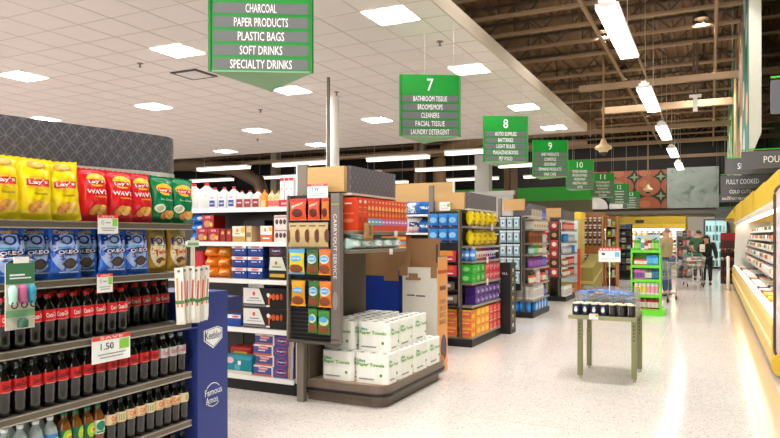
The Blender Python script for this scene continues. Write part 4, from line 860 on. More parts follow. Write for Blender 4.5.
# ================================================================== C, D, E end displays
def end_unit(label, x0, xf, y0, y1, zs, zh, rackx=None, rackz=(.2, 2.02), wood=None, depth=.42, run=None, fin=None):
    o = thing('display_shelf', label, 'display shelf', ((x0+xf)/2, (y0+y1)/2, 0))
    M().box(x0, y0, 0, xf, y1, .115, BLACK).build('base', o, world=True)
    M().box(xf-depth-.03, y0+.02, .115, xf-depth, y1, 2.02, C(46, 42, 40, .6)).build('back_panel', o, world=True)
    M().box(xf-.2, y0-.005, .115, xf-.165, y0+.035, 2.03, TAUPED).build('post', o, world=True)
    for z in zs: M().box(xf-depth, y0+.02, z-.03, xf-.01, y1, z, TAUPE).box(xf-.01, y0+.015, z-.035, xf, y1, z+.002, C(150, 140, 130, .4)).build('shelf', o, world=True)
    header(o, xf-depth, xf-.05, y0+.05, y1+.1, 2.06, 2.3, .2)
    if wood: M().box(wood[0], y0, wood[2], wood[1], y0+.05, wood[3], WOODP).build('header_board', o, world=True)
    if fin: M().box(fin, y0+.0, 1.98, fin+.07, y0+.05, 2.42, TAUPE).build('end_fin', o, world=True)
    if rackx:
        M().box(rackx[0], y0-.02, rackz[0], rackx[1], y0, rackz[1], BLACK).box(rackx[0]-.015, y0-.05, rackz[0], rackx[0], y0, rackz[1], TAUPE).box(rackx[1], y0-.05, rackz[0], rackx[1]+.015, y0, rackz[1], TAUPE).build('side_rack', o, world=True)
    if run:
        g = thing('shelf_run', run, 'shelf run', (x0-1.5, y0+.6, 0))
        M().box(x0-4.5, y0+.1, 0, x0-.04, y0+1.15, .12, BLACK).box(x0-4.5, y0+.6, .12, x0-.04, y0+.66, 2.0, TAUPED).build('spine', g, world=True)
        for z in (.5, .95, 1.35, 1.70, 1.985): M().box(x0-4.5, y0+.1, z-.03, x0-.06, y0+1.15, z, WHITE).build('shelf', g, world=True)
    return o
CZS = (1.80, 1.50, 1.275, .95, .61, .135)
end_unit('end-of-aisle shelf unit with yellow bags on top and orange boxes at the bottom', -3.86, -3.17, 9.22, 10.68, CZS, 0, (-3.84, -3.37), (.6, 2.02), (-3.72, -3.29, 2.05, 2.3), run='shelf run across the aisle behind the towel display, seventh aisle', fin=-3.86)
tag(M().box(-4.9, 9.56, 1.99, -3.6, 9.61, 2.49, WOODP).box(-3.6, 9.555, 1.99, -3.585, 9.615, 2.5, WHITE).build('header_board', world=True), 'large plain wood-grain board standing on the shelf run behind the dark header', 'board')
def bagp(name, w, h, d, base, pr, cat='bag'): return single(bag_mesh(w, h, d, base, pr, nx=10, nz=12), name, 'x', cat)
YL = C(236, 208, 22, .3, coat=.3); yb = bagp('snack_bag', .22, .245, .12, YL, [('e', 0, .6, .25, .12, C(200, 150, 20)), ('r', -.3, .25, .3, .3, C(150, 110, 20)), ('e', .1, .2, .2, .08, C(210, 160, 40))])
for i in range(5): put(yb, (-3.24, 9.38+.27*i, 1.802), RX+.1*math.sin(i), 'yellow snack bag on the top shelf of the second display, %s from left' % od(i+1), 'yellow bags, top shelf', tilt=(-.05, .06*math.sin(i*2)))
put(yb, (-3.30, 9.42, 2.0), RX-.3, 'yellow bag with green corner leaning above the top row', tilt=(-.2, .5))
yg = bagp('snack_bag', .2, .24, .1, C(206, 206, 40, .3), [('r', -.5, .6, .5, 1, C(140, 170, 40))]); put(yg, (-3.45, 9.26, 1.83), 0, 'yellow-green bag at the left corner of the top shelf')
for i in range(5): put(yb, (-3.24, 9.38+.27*i, 1.502), RX+.1*math.sin(i+2), 'yellow snack bag on the second shelf of the second display, %s from left' % od(i+1), 'yellow bags, second shelf', tilt=(-.05, .05*math.sin(i*2+1)))
put(yb, (-3.45, 9.3, 1.502), 0, 'yellow snack bag facing the camera at the corner of the second shelf')
bb = bottle('drink_bottle', 'x', C(60, 130, 206, .3), WHITE, C(90, 150, 220, .4), [('r', -.5, .3, .5, .7, C(210, 226, 240))], h=.2, r=.045, lz=(.2, .7))
for i in range(4): put(bb, (-3.45+.0, 9.3, 1.277) if i == 0 else (-3.36+.09*(i-1), 9.3, 1.277), 0, 'pale blue bottle with white top on the third shelf, %s from left' % od(i+1), 'pale blue bottles')
bp_ = [bottle('drink_bottle', 'x', C(*c, .3), WHITE, C(230, 226, 226, .4), [('r', -.5, .1, .5, .5, C(*c))], h=.2, r=.04, lz=(.2, .7)) for c in ((200, 200, 60), (220, 120, 60), (190, 60, 150), (50, 70, 170))]
for i in range(10): put(bp_[(0, 0, 1, 1, 2, 2, 3, 2, 3, 3)[i]], (-3.24, 9.45+.115*i, 1.277), RX, '%s bottle on the third shelf of the second display, %s from the corner' % (('yellow', 'yellow', 'orange', 'orange', 'pink', 'pink', 'blue', 'pink', 'blue', 'blue')[i], od(i+1)), 'coloured bottles')
def boxp(w, d, h, base, pr, name='carton', side=None): return tag(carton_mesh(w, d, h, base, pr, side).build(name, bevel=.003), 'x', 'carton')
gb = boxp(.2, .17, .135, C(44, 168, 50, .4), [('e', 0, .5, .25, .25, C(140, 210, 120)), ('r', -.5, .0, .5, .1, C(30, 120, 40))], side=[('r', -.3, .4, .3, .5, C(150, 220, 130))])
for i, (x, y, z, r) in enumerate(((-3.5, 9.34, .952, 0), (-3.28, 9.34, .952, 0), (-3.27, 9.34, 1.089, 0), (-3.27, 9.56, .952, RX), (-3.27, 9.56, 1.089, RX), (-3.27, 9.78, .952, RX), (-3.27, 9.78, 1.089, RX))): put(gb, (x, y, z), r, 'bright green box on the fourth shelf, %s in the pile' % od(i+1), 'green boxes')
tag(M().lathe([(.04, 0), (.045, .1), (.03, .12), (.03, .15)], WHITE, 14).build('white_bottle'), 'white bottle beside the green boxes at the corner', 'bottle').location = (-3.48, 9.3, 1.09)
rb = boxp(.2, .17, .135, C(206, 44, 74, .4), [('e', -.1, .5, .25, .3, C(226, 130, 140)), ('e', .3, .6, .1, .15, C(230, 200, 190))])
for i in range(4):
    for k in range(2): put(rb, (-3.27, 9.99+.205*i if i < 3 else 10.58, .952+.137*k), RX, 'pink-red box on the fourth shelf, %s layer, %s from left' % (('lower', 'upper')[k], od(i+1)), 'pink-red boxes')
pp = boxp(.2, .17, .135, C(70, 34, 118, .4), [('e', -.1, .5, .25, .3, C(130, 90, 190)), ('e', .25, .4, .12, .2, C(210, 200, 220))])
for i in range(7):
    for k in range(2): put(pp, (-3.27, 9.32+.205*i, .612+.137*k) if i else (-3.5, 9.33, .612+.137*k), RX if i else 0, 'dark purple box on the fifth shelf, %s layer, %s from left' % (('lower', 'upper')[k], od(i+1)), 'purple boxes')
ob = boxp(.185, .17, .135, C(236, 140, 30, .4), [('r', -.46, .12, .46, .8, C(222, 100, 70)), ('r', -.36, .5, .3, .6, C(246, 190, 90)), ('r', -.5, .88, .5, 1, C(240, 190, 40))], side=[('r', -.4, .1, .4, .5, C(246, 190, 50)), ('e', 0, .7, .3, .2, C(232, 110, 50))])
for c in range(2):
    for k in range(3): put(ob, (-3.52+.235*c, 9.35, .137+.137*k), 0, 'orange box facing the camera, %s column, %s from the bottom' % (('left', 'right')[c], od(k+1)), 'orange boxes facing the camera')
oc = boxp(.2, .16, .135, C(240, 160, 30, .4), [('e', 0, .55, .34, .3, C(246, 206, 80)), ('r', -.4, .1, .4, .2, C(220, 90, 50))])
od2 = boxp(.2, .16, .135, C(206, 36, 34, .4), [('e', 0, .55, .34, .3, C(230, 120, 110)), ('r', -.4, .1, .4, .2, C(240, 200, 190))])
for i in range(6):
    for k in range(3): put(oc if i < 3 else od2, (-3.26, 9.56+.21*i-(.0), .137+.137*k), RX, '%s box on the bottom deck, %s column, %s from the bottom' % ('orange-yellow' if i < 3 else 'red', od(i+1), od(k+1)), 'boxes on the bottom deck')
# side rack of C
bbg = bagp('blue_pouch', .16, .215, .05, C(36, 124, 206, .3), [('e', 0, .55, .36, .2, C(130, 190, 226)), ('r', -.5, 0, .5, .18, C(30, 40, 70)), ('e', -.2, .12, .12, .06, C(190, 90, 90))], 'pouch')
for r in range(2):
    for i in range(3): put(bbg, (-3.76+.155*i, 9.17, 1.77-.225*r), 0, 'bright blue pouch on the side rack, %s row, %s from left' % (('upper', 'lower')[r], od(i+1)), 'bright blue pouches')
for k, (x, z, a, b) in enumerate(((-3.56, 1.27, (40, 160, 100), (230, 150, 50)), (-3.45, 1.27, (210, 50, 80), (230, 150, 50)), (-3.56, 1.06, (214, 50, 80), (220, 90, 40)), (-3.44, 1.06, (214, 50, 80), (220, 90, 40)))):
    item('small_box', 'box', '%s small box on the dark side rack, %s' % (('green and orange', 'pink and orange', 'pink and red', 'pink and red')[k], ('upper left', 'upper right', 'lower left', 'lower right')[k]), .105, .14, .16, C(*a), [('r', -.5, .55, .5, 1, C(*b)), ('r', -.4, .2, .4, .3, WHITE)], x, 9.1, z)
for z in (1.26, 1.05, .83, .66): pass
sd = [d for d in D.objects if d.name.startswith('display_shelf')][-1]
for z in (1.268, 1.058, .85, .66): M().box(-3.78, 8.99, z-.02, -3.37, 9.2, z-.002, BLACK).build('rack_shelf', sd, world=True)
for k, (x, z) in enumerate(((-3.5, .85), (-3.46, .66))): item('tray_box', 'box', 'brown and white tray box low on the side rack, %s' % ('upper', 'lower')[k], .16, .14, .12, C(110, 96, 84), [('r', -.4, .4, .4, .8, C(200, 196, 190))], x, 9.1, z)
price_card('price_sign', 'white price card with green corner on the wood board of the second display', .17, .13, (-3.575, 9.16, 2.03), 0, red=False)
for y, z in ((10.2, 1.74), (9.95, .88), (9.95, 1.22)): price_card('price_sign', 'small white shelf tag on the second display, %s' % {1.74: 'at the top shelf edge', .88: 'hanging below the green boxes', 1.22: 'below the pale blue bottles'}[z], .09, .1, (-3.165, y, z), red=False, green=False)
# narrow tower between C and D
o = thing('narrow_tower', 'narrow black product tower on the aisle side of the second display', 'rack', (-3.08, 10.9, 0))
M().box(-3.2, 10.76, 0, -3.02, 11.08, 1.2, BLACK).build('cabinet', o, world=True)
m = M(); f = lambda x, z, l: (-3.02+l, 10.92+x, z)
for k in range(7): m.ell(f, -.02, .14+.155*k, .05, .035, (C(210, 200, 190), C(200, 160, 70))[k % 2], .003, 12); m.rect(f, -.1, .08+.155*k, .08, .09+.155*k, C(150, 140, 130), .003)
m.build('goods_strip', o, world=True); m = M(); m.txt(flat(10.76), 'MULL' if False else 'ALL', -3.12, 1.02, .1, .035, WHITEG, .003); m.build('lettering', o, world=True)
item('small_box', 'box', 'small orange carton on the floor side of the narrow tower', .12, .1, .2, C(214, 90, 30), [('r', -.4, .2, .4, .5, C(240, 170, 60))], -3.16, 10.7, .36) if False else None

# ---- aisle seven shelf goods
def wrap(w, h, d, c1, pr): return single(bag_mesh(w, h, d, c1, pr, .03, nx=10, nz=8), 'wrapped_pack', 'x', 'pack')
wp = [wrap(.3, .2, .2, C(60, 110, 180, .3), [('r', -.3, .1, .2, .9, C(224, 230, 236)), ('e', -.3, .5, .14, .2, C(40, 150, 140))]), wrap(.26, .24, .2, C(222, 218, 216, .3), [('r', -.3, .4, .3, .7, C(40, 50, 110)), ('r', -.3, .05, .3, .2, C(230, 160, 150))]), wrap(.3, .2, .2, C(20, 96, 176, .3), [('r', -.3, .4, .3, .6, C(210, 220, 230))])]
for i, (x, p) in enumerate(((-4.42, 0), (-4.7, 2), (-4.2, 0), (-3.98, 2), (-4.27+.0, 1))):
    if i == 4: continue
    put(wp[p], (x, 9.43, 1.987 if i != 2 else 1.987), 0, 'blue and white wrapped roll pack on the top shelf of the far aisle, %s from left' % od((2, 1, 3, 4)[i]), 'wrapped packs far aisle')
for i, x in enumerate((-4.75, -4.45, -4.2, -3.99)): put(wp[(2, 0, 1, 2)[i]], (x, 9.45, 1.702), (0, 0, .3, 0)[i], 'wrapped roll pack on the second shelf of the far aisle, %s from left' % od(i+1), 'wrapped packs far aisle')
item('green_tray', 'tray', 'low green and teal tray on the second shelf of the far aisle', .5, .2, .06, C(40, 150, 130), [('r', -.3, .3, .3, .7, C(110, 200, 120))], -4.6, 9.45, 1.352) if False else None
orb = boxp(.14, .2, .15, C(226, 90, 50, .4), [('r', -.5, .6, .5, .85, C(236, 190, 60)), ('r', -.5, .1, .5, .35, C(90, 180, 190))])
for k in range(2):
    for i in range(3): put(orb, (-4.68+.15*i, 9.48, 1.352+.152*k), 0, 'multicoloured carton behind the towel display, %s row, %s from left' % (('lower', 'upper')[k], od(i+1)), 'multicoloured cartons far aisle')

# ---- D
DZ = (2.0, 1.79, 1.50, 1.275, 1.0, .68, .36)
end_unit('end-of-aisle shelf unit with light blue bags on its side rack and bottles in front', -3.9, -3.2, 13.03, 14.5, DZ, 0, (-3.87, -3.43), (.55, 2.06), (-3.80, -3.37, 2.17, 2.4), run='shelf run across the eighth aisle behind the blue bag rack', fin=-3.92)
lb = bagp('light_blue_bag', .13, .245, .05, C(150, 184, 200, .35), [('r', -.3, .2, .3, .75, C(210, 222, 226)), ('r', -.5, .88, .5, 1, C(226, 226, 224)), ('e', 0, .5, .16, .1, C(90, 130, 170))], 'pouch')
for r in range(5):
    for c in range(3): put(lb, (-3.8+.14*c, 12.98, 1.79-.275*r+(.0)), 0, 'light blue pouch on the side rack of the third display, %s row down, %s from left' % (od(r+1), od(c+1)), 'light blue pouches')
def mixrow(x, y0, y1, z, n, specs, where, rz=RX, hh=.2, cat='product', jit=0):
    st = (y1-y0)/n; cn = {}
    for i in range(n):
        s = specs[i % len(specs)]; cn[s[0]] = cn.get(s[0], 0)+1
        p = s[1]
        pos = (x, y0+st*(i+.5), z) if rz == RX else (y0+st*(i+.5), x, z)
        put(p, pos, rz, '%s %s, %s from left' % (s[0], where, od(cn[s[0]])), s[0]+' '+where)
def can(c1, c2, r=.05, h=.2, name='jar', cat='jar', cap=None):
    m = M().lathe([(r, 0), (r, h*.82), (r*.9, h*.86), (r*.9, h)], C(*c1, .35), 14); m.lathe([(r*1.01, h*.15), (r*1.01, h*.7)], C(*c2, .4), 14, cap=False)
    if cap: m.lathe([(r*.92, h*.86), (r*.92, h+.004)], C(*cap, .4), 14)
    return tag(m.build(name), 'x', cat)
cream = can((214, 204, 180), (196, 184, 156)); amber = can((150, 84, 30), (110, 60, 30), .06, .22); purp = can((126, 50, 150), (150, 90, 180), .055, .2); orng = can((220, 110, 60), (236, 230, 220), .045, .17); greenj = can((60, 180, 70), (150, 210, 150), .05, .18)
whit = can((226, 222, 220), (200, 196, 196), .07, .26, 'canister', 'canister'); blub = can((26, 120, 206), (40, 140, 220), .055, .2, 'blue_bottle', 'bottle'); tealj = can((90, 150, 150), (180, 206, 206), .045, .17); bluj = can((60, 80, 190), (110, 120, 210), .055, .2); redj = can((196, 50, 50), (226, 150, 140), .045, .2); pale = can((176, 190, 214), (216, 216, 226), .05, .18)
W = 'on the third display'
mixrow(-3.29, 13.1, 14.45, 2.0, 10, [('cream jar', cream)]*7+[('blue jar', bluj)]*3, W+' top shelf')
mixrow(-3.29, 13.1, 14.45, 1.79, 9, [('dark amber jar', amber)]*7+[('white canister', orng)]*2, W+' second shelf') if False else mixrow(-3.29, 13.1, 14.45, 1.502, 10, [('dark amber jar', amber)]*7+[('pale jar', pale)]*3, W+' third shelf')
mixrow(-3.29, 13.1, 14.45, 1.277, 11, [('teal jar', tealj)]*2+[('green jar', greenj)]*3+[('orange jar', orng)]*3+[('pale jar', pale)]*3, W+' fourth shelf')
mixrow(-3.29, 13.1, 14.45, 1.002, 11, [('purple jar', purp)]*8+[('blue jar', bluj)]*3, W+' fifth shelf')
mixrow(-3.29, 13.1, 14.45, .682, 12, [('white and orange bottle', orng)]*4+[('white bottle', whit)]*2+[('red bottle', redj)]*3+[('white and orange bottle', orng)]*3, W+' sixth shelf')
mixrow(-3.29, 13.15, 14.45, .362, 8, [('white canister', whit)]*6+[('dark blue jar', bluj)]*2, W+' seventh shelf')
mixrow(13.2, -3.84, -3.3, .362, 4, [('white canister facing the aisle mouth', whit)], 'at the corner of the third display', rz=0)
mixrow(13.12, -3.86, -3.26, .117, 5, [('bright blue bottle facing the camera', blub)], 'on the bottom deck of the third display', rz=0)
mixrow(-3.27, 13.3, 14.45, .117, 9, [('bright blue bottle', blub), ('pale bottle', pale)], 'along the bottom deck of the third display')
for i in range(6): item('small_box', 'box', 'pale box stacked over the amber jars, %s from left' % od(i+1), .2, .18, .17, C(206, 200, 186), [('r', -.4, .2, .4, .6, C(180, 150, 120))], -3.3, 13.25+.22*i, 1.792, RX, grp='pale boxes third display')
# ---- E
end_unit('end-of-aisle shelf unit with red packets on its side rack, fourth from the camera', -3.9, -3.27, 16.72, 18.2, (1.8, 1.5, 1.2, .9, .62), 0, (-3.66, -3.44), (.6, 2.06), (-3.83, -3.4, 2.12, 2.36), run='shelf run across the ninth aisle', fin=None)
rpk = [bagp('red_packet', .2, .22, .05, C(*c, .4), [('e', 0, .5, .3, .25, C(*d))], 'pouch') for c, d in (((170, 40, 44), (220, 190, 180)), ((60, 44, 40), (206, 150, 90)), ((190, 60, 50), (230, 220, 210)))]
for r in range(6):
    put(rpk[r % 3], (-3.55, 16.66, 1.8-.235*r), 0, '%s packet on the side rack of the fourth display, %s from the top' % (('red', 'dark brown', 'coral')[r % 3], od(r+1)), 'packets on the fourth side rack')
for r in range(5): put(rpk[(r+2) % 3], (-3.78, 16.66, 1.78-.25*r), 0, '%s packet left of the side rack of the fourth display, %s from the top' % (('red', 'dark brown', 'coral')[(r+2) % 3], od(r+1)), 'packets on the fourth side rack')
W = 'on the fourth display'
mixrow(-3.36, 16.8, 18.15, 1.802, 9, [('red jar', redj)], W+' top shelf')
mixrow(-3.36, 16.8, 18.15, 1.502, 9, [('bright blue jar', blub)]*3+[('pale jar', pale)]*6, W+' second shelf')
mixrow(-3.36, 16.8, 18.15, 1.202, 9, [('pale jar', pale)]*6+[('bright blue jar', blub)]*3, W+' third shelf')
mixrow(-3.36, 16.8, 18.15, .902, 9, [('white bottle', orng)]*3+[('red jar', redj)]*6, W+' fourth shelf')
mixrow(-3.36, 16.8, 18.15, .622, 9, [('orange jar', orng)]*5+[('red jar', redj)]*4, W+' fifth shelf')
mixrow(-3.36, 16.8, 18.15, .117, 9, [('white and pink canister', whit)]*6+[('red jar', redj)]*3, W+' bottom deck')
tag(M().box(-3.28, 18.32, .0, -3.2, 18.4, 1.3, C(222, 84, 50, .4)).build('orange_sign_post', world=True), 'bright orange slim post at the far edge of the fourth display', 'post')

# ---- further left fixtures
o = thing('glass_door_cooler', 'cooler with yellow frame and bright glass door behind the fourth display', 'cooler', (-3.9, 19.9, 0))
M().box(-4.6, 19.6, 0, -3.42, 20.3, 2.15, C(206, 176, 90)).build('cabinet', o, world=True); M().box(-4.6, 19.58, 2.15, -3.4, 20.3, 2.35, YELLOW).build('canopy', o, world=True)
M().box(-4.5, 19.57, .3, -3.48, 19.598, 2.1, C(206, 224, 226, .1)).build('glass_door', o, world=True)
m = M()
for k in range(5): m.box(-4.48, 19.55, .5+.33*k, -3.5, 19.568, .53+.33*k, C(150, 160, 160))
m.build('shelf_line', o, world=True)
o = thing('produce_bin', 'low olive yellow slanted bin at the left of the far walkway', 'bin', (-3.2, 20.2, 0))
M().prism([(19.3, 0), (21., 0), (21., 1.1), (19.3, .75)], -3.38, -3.02, C(140, 128, 60, .5), 'x').build('bin_body', o, world=True); M().prism([(19.28, .28), (21.02, .6), (21.02, .68), (19.28, .36)], -3.385, -3.015, C(190, 174, 100, .4), 'x').build('trim', o, world=True)
o = thing('peg_display', 'tall wood peg board display of hanging packets', 'display', (-3.46, 22.2, 0))
M().box(-3.78, 22.0, 0, -3.14, 22.5, 2.32, WOODM).build('board', o, world=True); M().box(-3.8, 21.9, 0, -3.1, 22.5, .12, C(146, 90, 44)).build('base', o, world=True); M().box(-3.78, 21.7, .45, -3.14, 22., .62, C(150, 90, 44)).build('ledge', o, world=True)
M().box(-3.8, 21.96, 2.3, -3.12, 22.5, 2.42, C(150, 104, 70)).build('cap', o, world=True)
for c in (-3.78, -3.14): M().box(c-.02, 21.93, .12, c+.02, 22., 2.3, C(196, 140, 80)).build('edge_strip', o, world=True)
hp = single(bag_mesh(.1, .2, .05, C(70, 64, 60, .5), [('e', 0, .5, .35, .2, C(190, 180, 170)), ('r', -.5, .8, .5, 1, C(206, 200, 190))], nx=6, nz=6), 'hanging_packet', 'x', 'packet')
for r in range(7):
    if r == 4: continue
    for c in range(4): put(hp, (-3.66+.145*c, 21.93, 2.05-.235*r), 0, 'dark hanging packet on the wood peg display, %s row down, %s from left' % (od(r+1), od(c+1)), 'hanging packets on the peg display')
o = thing('wood_rack', 'slim wooden rack with green and white packs, right of the peg display', 'rack', (-2.95, 22.6, 0))
for a in (-3.1, -2.78): M().box(a, 22.3, 0, a+.04, 22.9, 2.3, WOODM).build('side_panel', o, world=True)
M().box(-3.06, 22.86, 0, -2.78, 22.9, 2.3, WOODM).build('back_panel', o, world=True)
for k in range(6): M().box(-3.06, 22.3, .3+.33*k, -2.78, 22.86, .33+.33*k, C(196, 150, 100)).build('shelf', o, world=True)
gk = [can((60, 150, 60), (190, 200, 90), .06, .2), can((226, 224, 216), (180, 200, 190), .06, .22)]
for k in range(6):
    for j in range(2): put(gk[(k+j) % 2], (-2.99+.14*j, 22.4, .332+.33*k), 0, '%s canister on the slim wooden rack, %s shelf up, %s' % (('green', 'white')[(k+j) % 2], od(k+1), ('left', 'right')[j]), 'canisters on the wooden rack')
o = thing('black_shelf', 'black end shelf of dark boxes in front of the dairy case', 'shelf', (-3.0, 26.4, 0))
M().box(-3.4, 26.6, 0, -2.7, 26.65, 2.1, BLACK).build('back_panel', o, world=True); M().box(-3.4, 26, 0, -2.7, 26.6, .12, BLACK).build('base', o, world=True)
for k in range(7): M().box(-3.38, 26.02, .35+.26*k, -2.72, 26.6, .37+.26*k, DGREY).build('shelf', o, world=True)
dk = [(30, 34, 40), (40, 60, 90), (60, 50, 46), (150, 140, 60), (110, 120, 130), (60, 90, 110), (190, 180, 170), (24, 26, 30)]
for k in range(7):
    for j in range(4): item('dark_box', 'box', 'dark box on the black end shelf, %s shelf up, %s from left' % (od(k+1), od(j+1)), .14, .2, .17, C(*dk[(k*3+j) % 8]), [('r', -.4, .3, .4, .6, C(*dk[(k+j*2+5) % 8]))], -3.3+.17*j, 26.15, .372+.26*k, grp='boxes on the black end shelf')
can_w = can((226, 222, 214), (190, 60, 50), .07, .3)
put(can_w, (-2.88, 26.2, 2.12-.0+.0), 0, 'white bottle standing on top of the black end shelf') if False else None

# ---- dairy case along the back
o = thing('dairy_case', 'long bright dairy case with yellow canopy along the back wall', 'refrigerated case', (-3.6, 35.6, 0))
M().box(-6.3, 35.0, 0, -1.1, 36.6, .35, C(190, 170, 90)).build('base', o, world=True)
M().box(-6.3, 36.5, .35, -1.1, 36.6, 2.0, C(226, 226, 222)).build('back_panel', o, world=True)
M().box(-6.3, 34.9, 2.0, -1.1, 36.6, 2.62, C(200, 166, 40, .4)).box(-6.3, 34.87, 2.0, -1.1, 34.9, 2.24, YELLOW).build('canopy', o, world=True)
M().box(-1.16, 34.95, 0, -1.08, 36.6, 2.62, C(206, 176, 60)).build('end_panel', o, world=True)
M().box(-6.2, 35.05, 1.955, -1.2, 35.2, 1.99, C(255, 250, 240, emit=12, var=0)).build('case_lamp', o, world=True)
for z in (.5, .9, 1.27, 1.62): M().box(-6.2, 35.5-.2*(z < 1), z-.03, -1.2, 36.5, z, WHITE).build('shelf', o, world=True)
jg = [can(c, d, .11, .27, 'milk_jug', 'milk jug') for c, d in (((236, 234, 230), (220, 210, 200)), ((240, 236, 230), (222, 100, 50)), ((232, 226, 214), (214, 150, 90)), ((236, 236, 234), (60, 60, 70)))]
for r, z in enumerate((.5, .9, 1.27, 1.62)):
    for i in range(18): put(jg[(i//3+r) % 4], (-6.05+.275*i, 35.62-.15*(z < 1), z+.001), 0, 'white jug with coloured label in the dairy case, %s shelf up, %s from left' % (od(r+1), od(i+1)), 'jugs in the dairy case')
for k, x in enumerate((-4.6, -3.0)): tag(M().box(x-.4, 34.85, 2.3, x+.0, 34.87, 2.45, DGREY).build('case_sign', world=True), 'small dark sign on the yellow canopy of the dairy case, %s one' % ('left', 'right')[k], 'sign') if k else None
# ---- tall glass door cooler at the back right
o = thing('glass_door_cooler', 'tall glass-door cooler with pale green light at the back wall', 'cooler', (.22, 37.2, 0))
M().box(-.34, 37.0, 0, .78, 37.8, 2.5, C(60, 62, 62)).build('cabinet', o, world=True)
M().box(-.28, 36.985, .1, .72, 36.999, 2.44, C(150, 186, 184, .1, emit=.8)).build('backlit_interior', o, world=True)
m = M()
for z in (.1, .55, 1.0, 1.4, 1.85, 2.4): m.box(-.28, 36.84, z, .72, 36.984, z+.03, C(186, 206, 206))
for x in (-.28, .2, .69): m.box(x, 36.955, .1, x+.03, 36.985, 2.44, C(120, 150, 150))
m.build('door_frame', o, world=True)
for r in range(5):
    for i in range(6): tag(M().lathe([(.05, 0), (.05, .25), (.03, .3)], C(*((90, 150, 150), (206, 216, 216), (70, 120, 110))[(r*2+i) % 3]), 10).build('cooler_bottle'), 'pale bottle behind the cooler glass, %s row up, %s from left' % (od(r+1), od(i+1)), 'bottle', 'bottles in the glass-door cooler').location = (-.18+.15*i, 36.9, (.13, .58, 1.03, 1.43, 1.88)[r])
o = thing('service_cabinet', 'white and dark rack between the dairy case and the walkway', 'rack', (-.8, 28.6, 0))
M().box(-1.25, 28.6, 0, -.62, 28.7, 1.85, C(206, 204, 198)).build('back_panel', o, world=True)
for a in (-1.25, -.67): M().box(a, 28.2, 0, a+.05, 28.6, 1.85, C(206, 204, 198)).build('side_panel', o, world=True)
for k in range(5): M().box(-1.2, 28.2, .1+.38*k, -.67, 28.6, .13+.38*k, C(130, 126, 120)).build('shelf', o, world=True)
for k in range(5):
    for j in range(3): item('small_box', 'box', 'small box on the white rack behind the man in beige, %s shelf up, %s from left' % (od(k+1), od(j+1)), .14, .2, .2, C(*((40, 40, 44), (206, 90, 60), (190, 186, 180))[(k*2+j) % 3]), [('r', -.3, .3, .3, .6, C(150, 146, 140))], -1.09+.16*j, 28.35, .132+.38*k, grp='boxes on the white rack')

# ================================================================== promo table
TG = C(122, 122, 82, .45, .2)
o = thing('metal_table', 'olive green slotted-leg metal table holding coffee cans and a clear trough', 'table', (-1.08, 8.2, 0))
M().box(-1.47, 7.74, .70, -.76, 8.62, .735, TG).box(-1.485, 7.72, .694, -.745, 7.745, .74, C(140, 138, 100, .4)).build('tabletop', o, world=True)
for x, y in ((-1.37, 7.84), (-.78, 7.86), (-1.37, 8.48), (-.78, 8.5)):
    m = M().box(x-.028, y-.028, .03, x+.028, y+.028, .7, TG)
    for k in range(5): m.box(x-.006, y-.0285, .62-.04*k, x+.006, y-.0275, .64-.04*k, C(50, 50, 36))
    l = m.build('leg', o, world=True); l_ = l; M().lathe([(.02, 0), (.02, .012), (.006, .014), (.006, .032)], STEEL, 10, (x, y, 0)).build('foot', l_, world=True)
cc = thing('coffee_can', 'x', 'can'); M().lathe([(.044, 0), (.046, .005), (.046, .118), (.043, .125)], C(38, 44, 62, .35), 20).build('can_body', cc)
M().lathe([(.047, 0), (.047, .012), (.04, .014)], C(206, 194, 166, .4), 20, (0, 0, .124)).build('lid', cc)
m = M(); f = cyl(.0465); m.ell(f, 0, .06, .02, .026, C(216, 218, 220), .001, 12); m.rect(f, -.012, .085, .014, .095, C(216, 218, 220), .001, 3); m.build('label', cc)
c2 = thing('coffee_can', 'x', 'can'); M().lathe([(.044, 0), (.046, .005), (.046, .118), (.043, .125)], C(34, 30, 32, .35), 20).build('can_body', c2)
M().lathe([(.047, 0), (.047, .012), (.04, .014)], C(206, 194, 166, .4), 20, (0, 0, .124)).build('lid', c2)
m = M(); f = cyl(.0465); m.rect(f, -.03, .02, -.022, .11, C(170, 166, 160), .001, 2); m.rect(f, .02, .02, .026, .1, C(90, 60, 60), .001, 2); m.build('label', c2)
for i in range(7): put(cc if i < 4 else c2, (-1.405+.1*i, 7.80, .741), 0, '%s with cream lid on the olive table, %s from left' % ('navy can with white mark' if i < 4 else 'black can', od(i+1)), 'cans on the olive table')
for i in range(6): put(c2, (-1.39+.108*i, 7.91, .741), .5, 'can in the second row on the olive table, %s from left' % od(i+1), 'second row cans')
GL = C(150, 158, 158, .08, alpha=.3, var=0)
o = thing('clear_trough', 'clear plastic trough full of blue snack bars on the olive table', 'trough', (-1.12, 8.3, .736))
M().box(-1.46, 8.0, .737, -.78, 8.006, .985, GL).box(-1.46, 8.58, .737, -.78, 8.586, 1.02, GL).box(-1.46, 8.006, .737, -1.454, 8.58, 1.0, GL).box(-.786, 8.006, .737, -.78, 8.58, 1.0, GL).build('trough_wall', o, world=True)

m = M()
for a in ((-1.462, 7.996, -.778, 8.008), (-1.462, 8.578, -.778, 8.59)): m.box(a[0], a[1], .985, a[2], a[3], .993, C(190, 196, 196, .2))

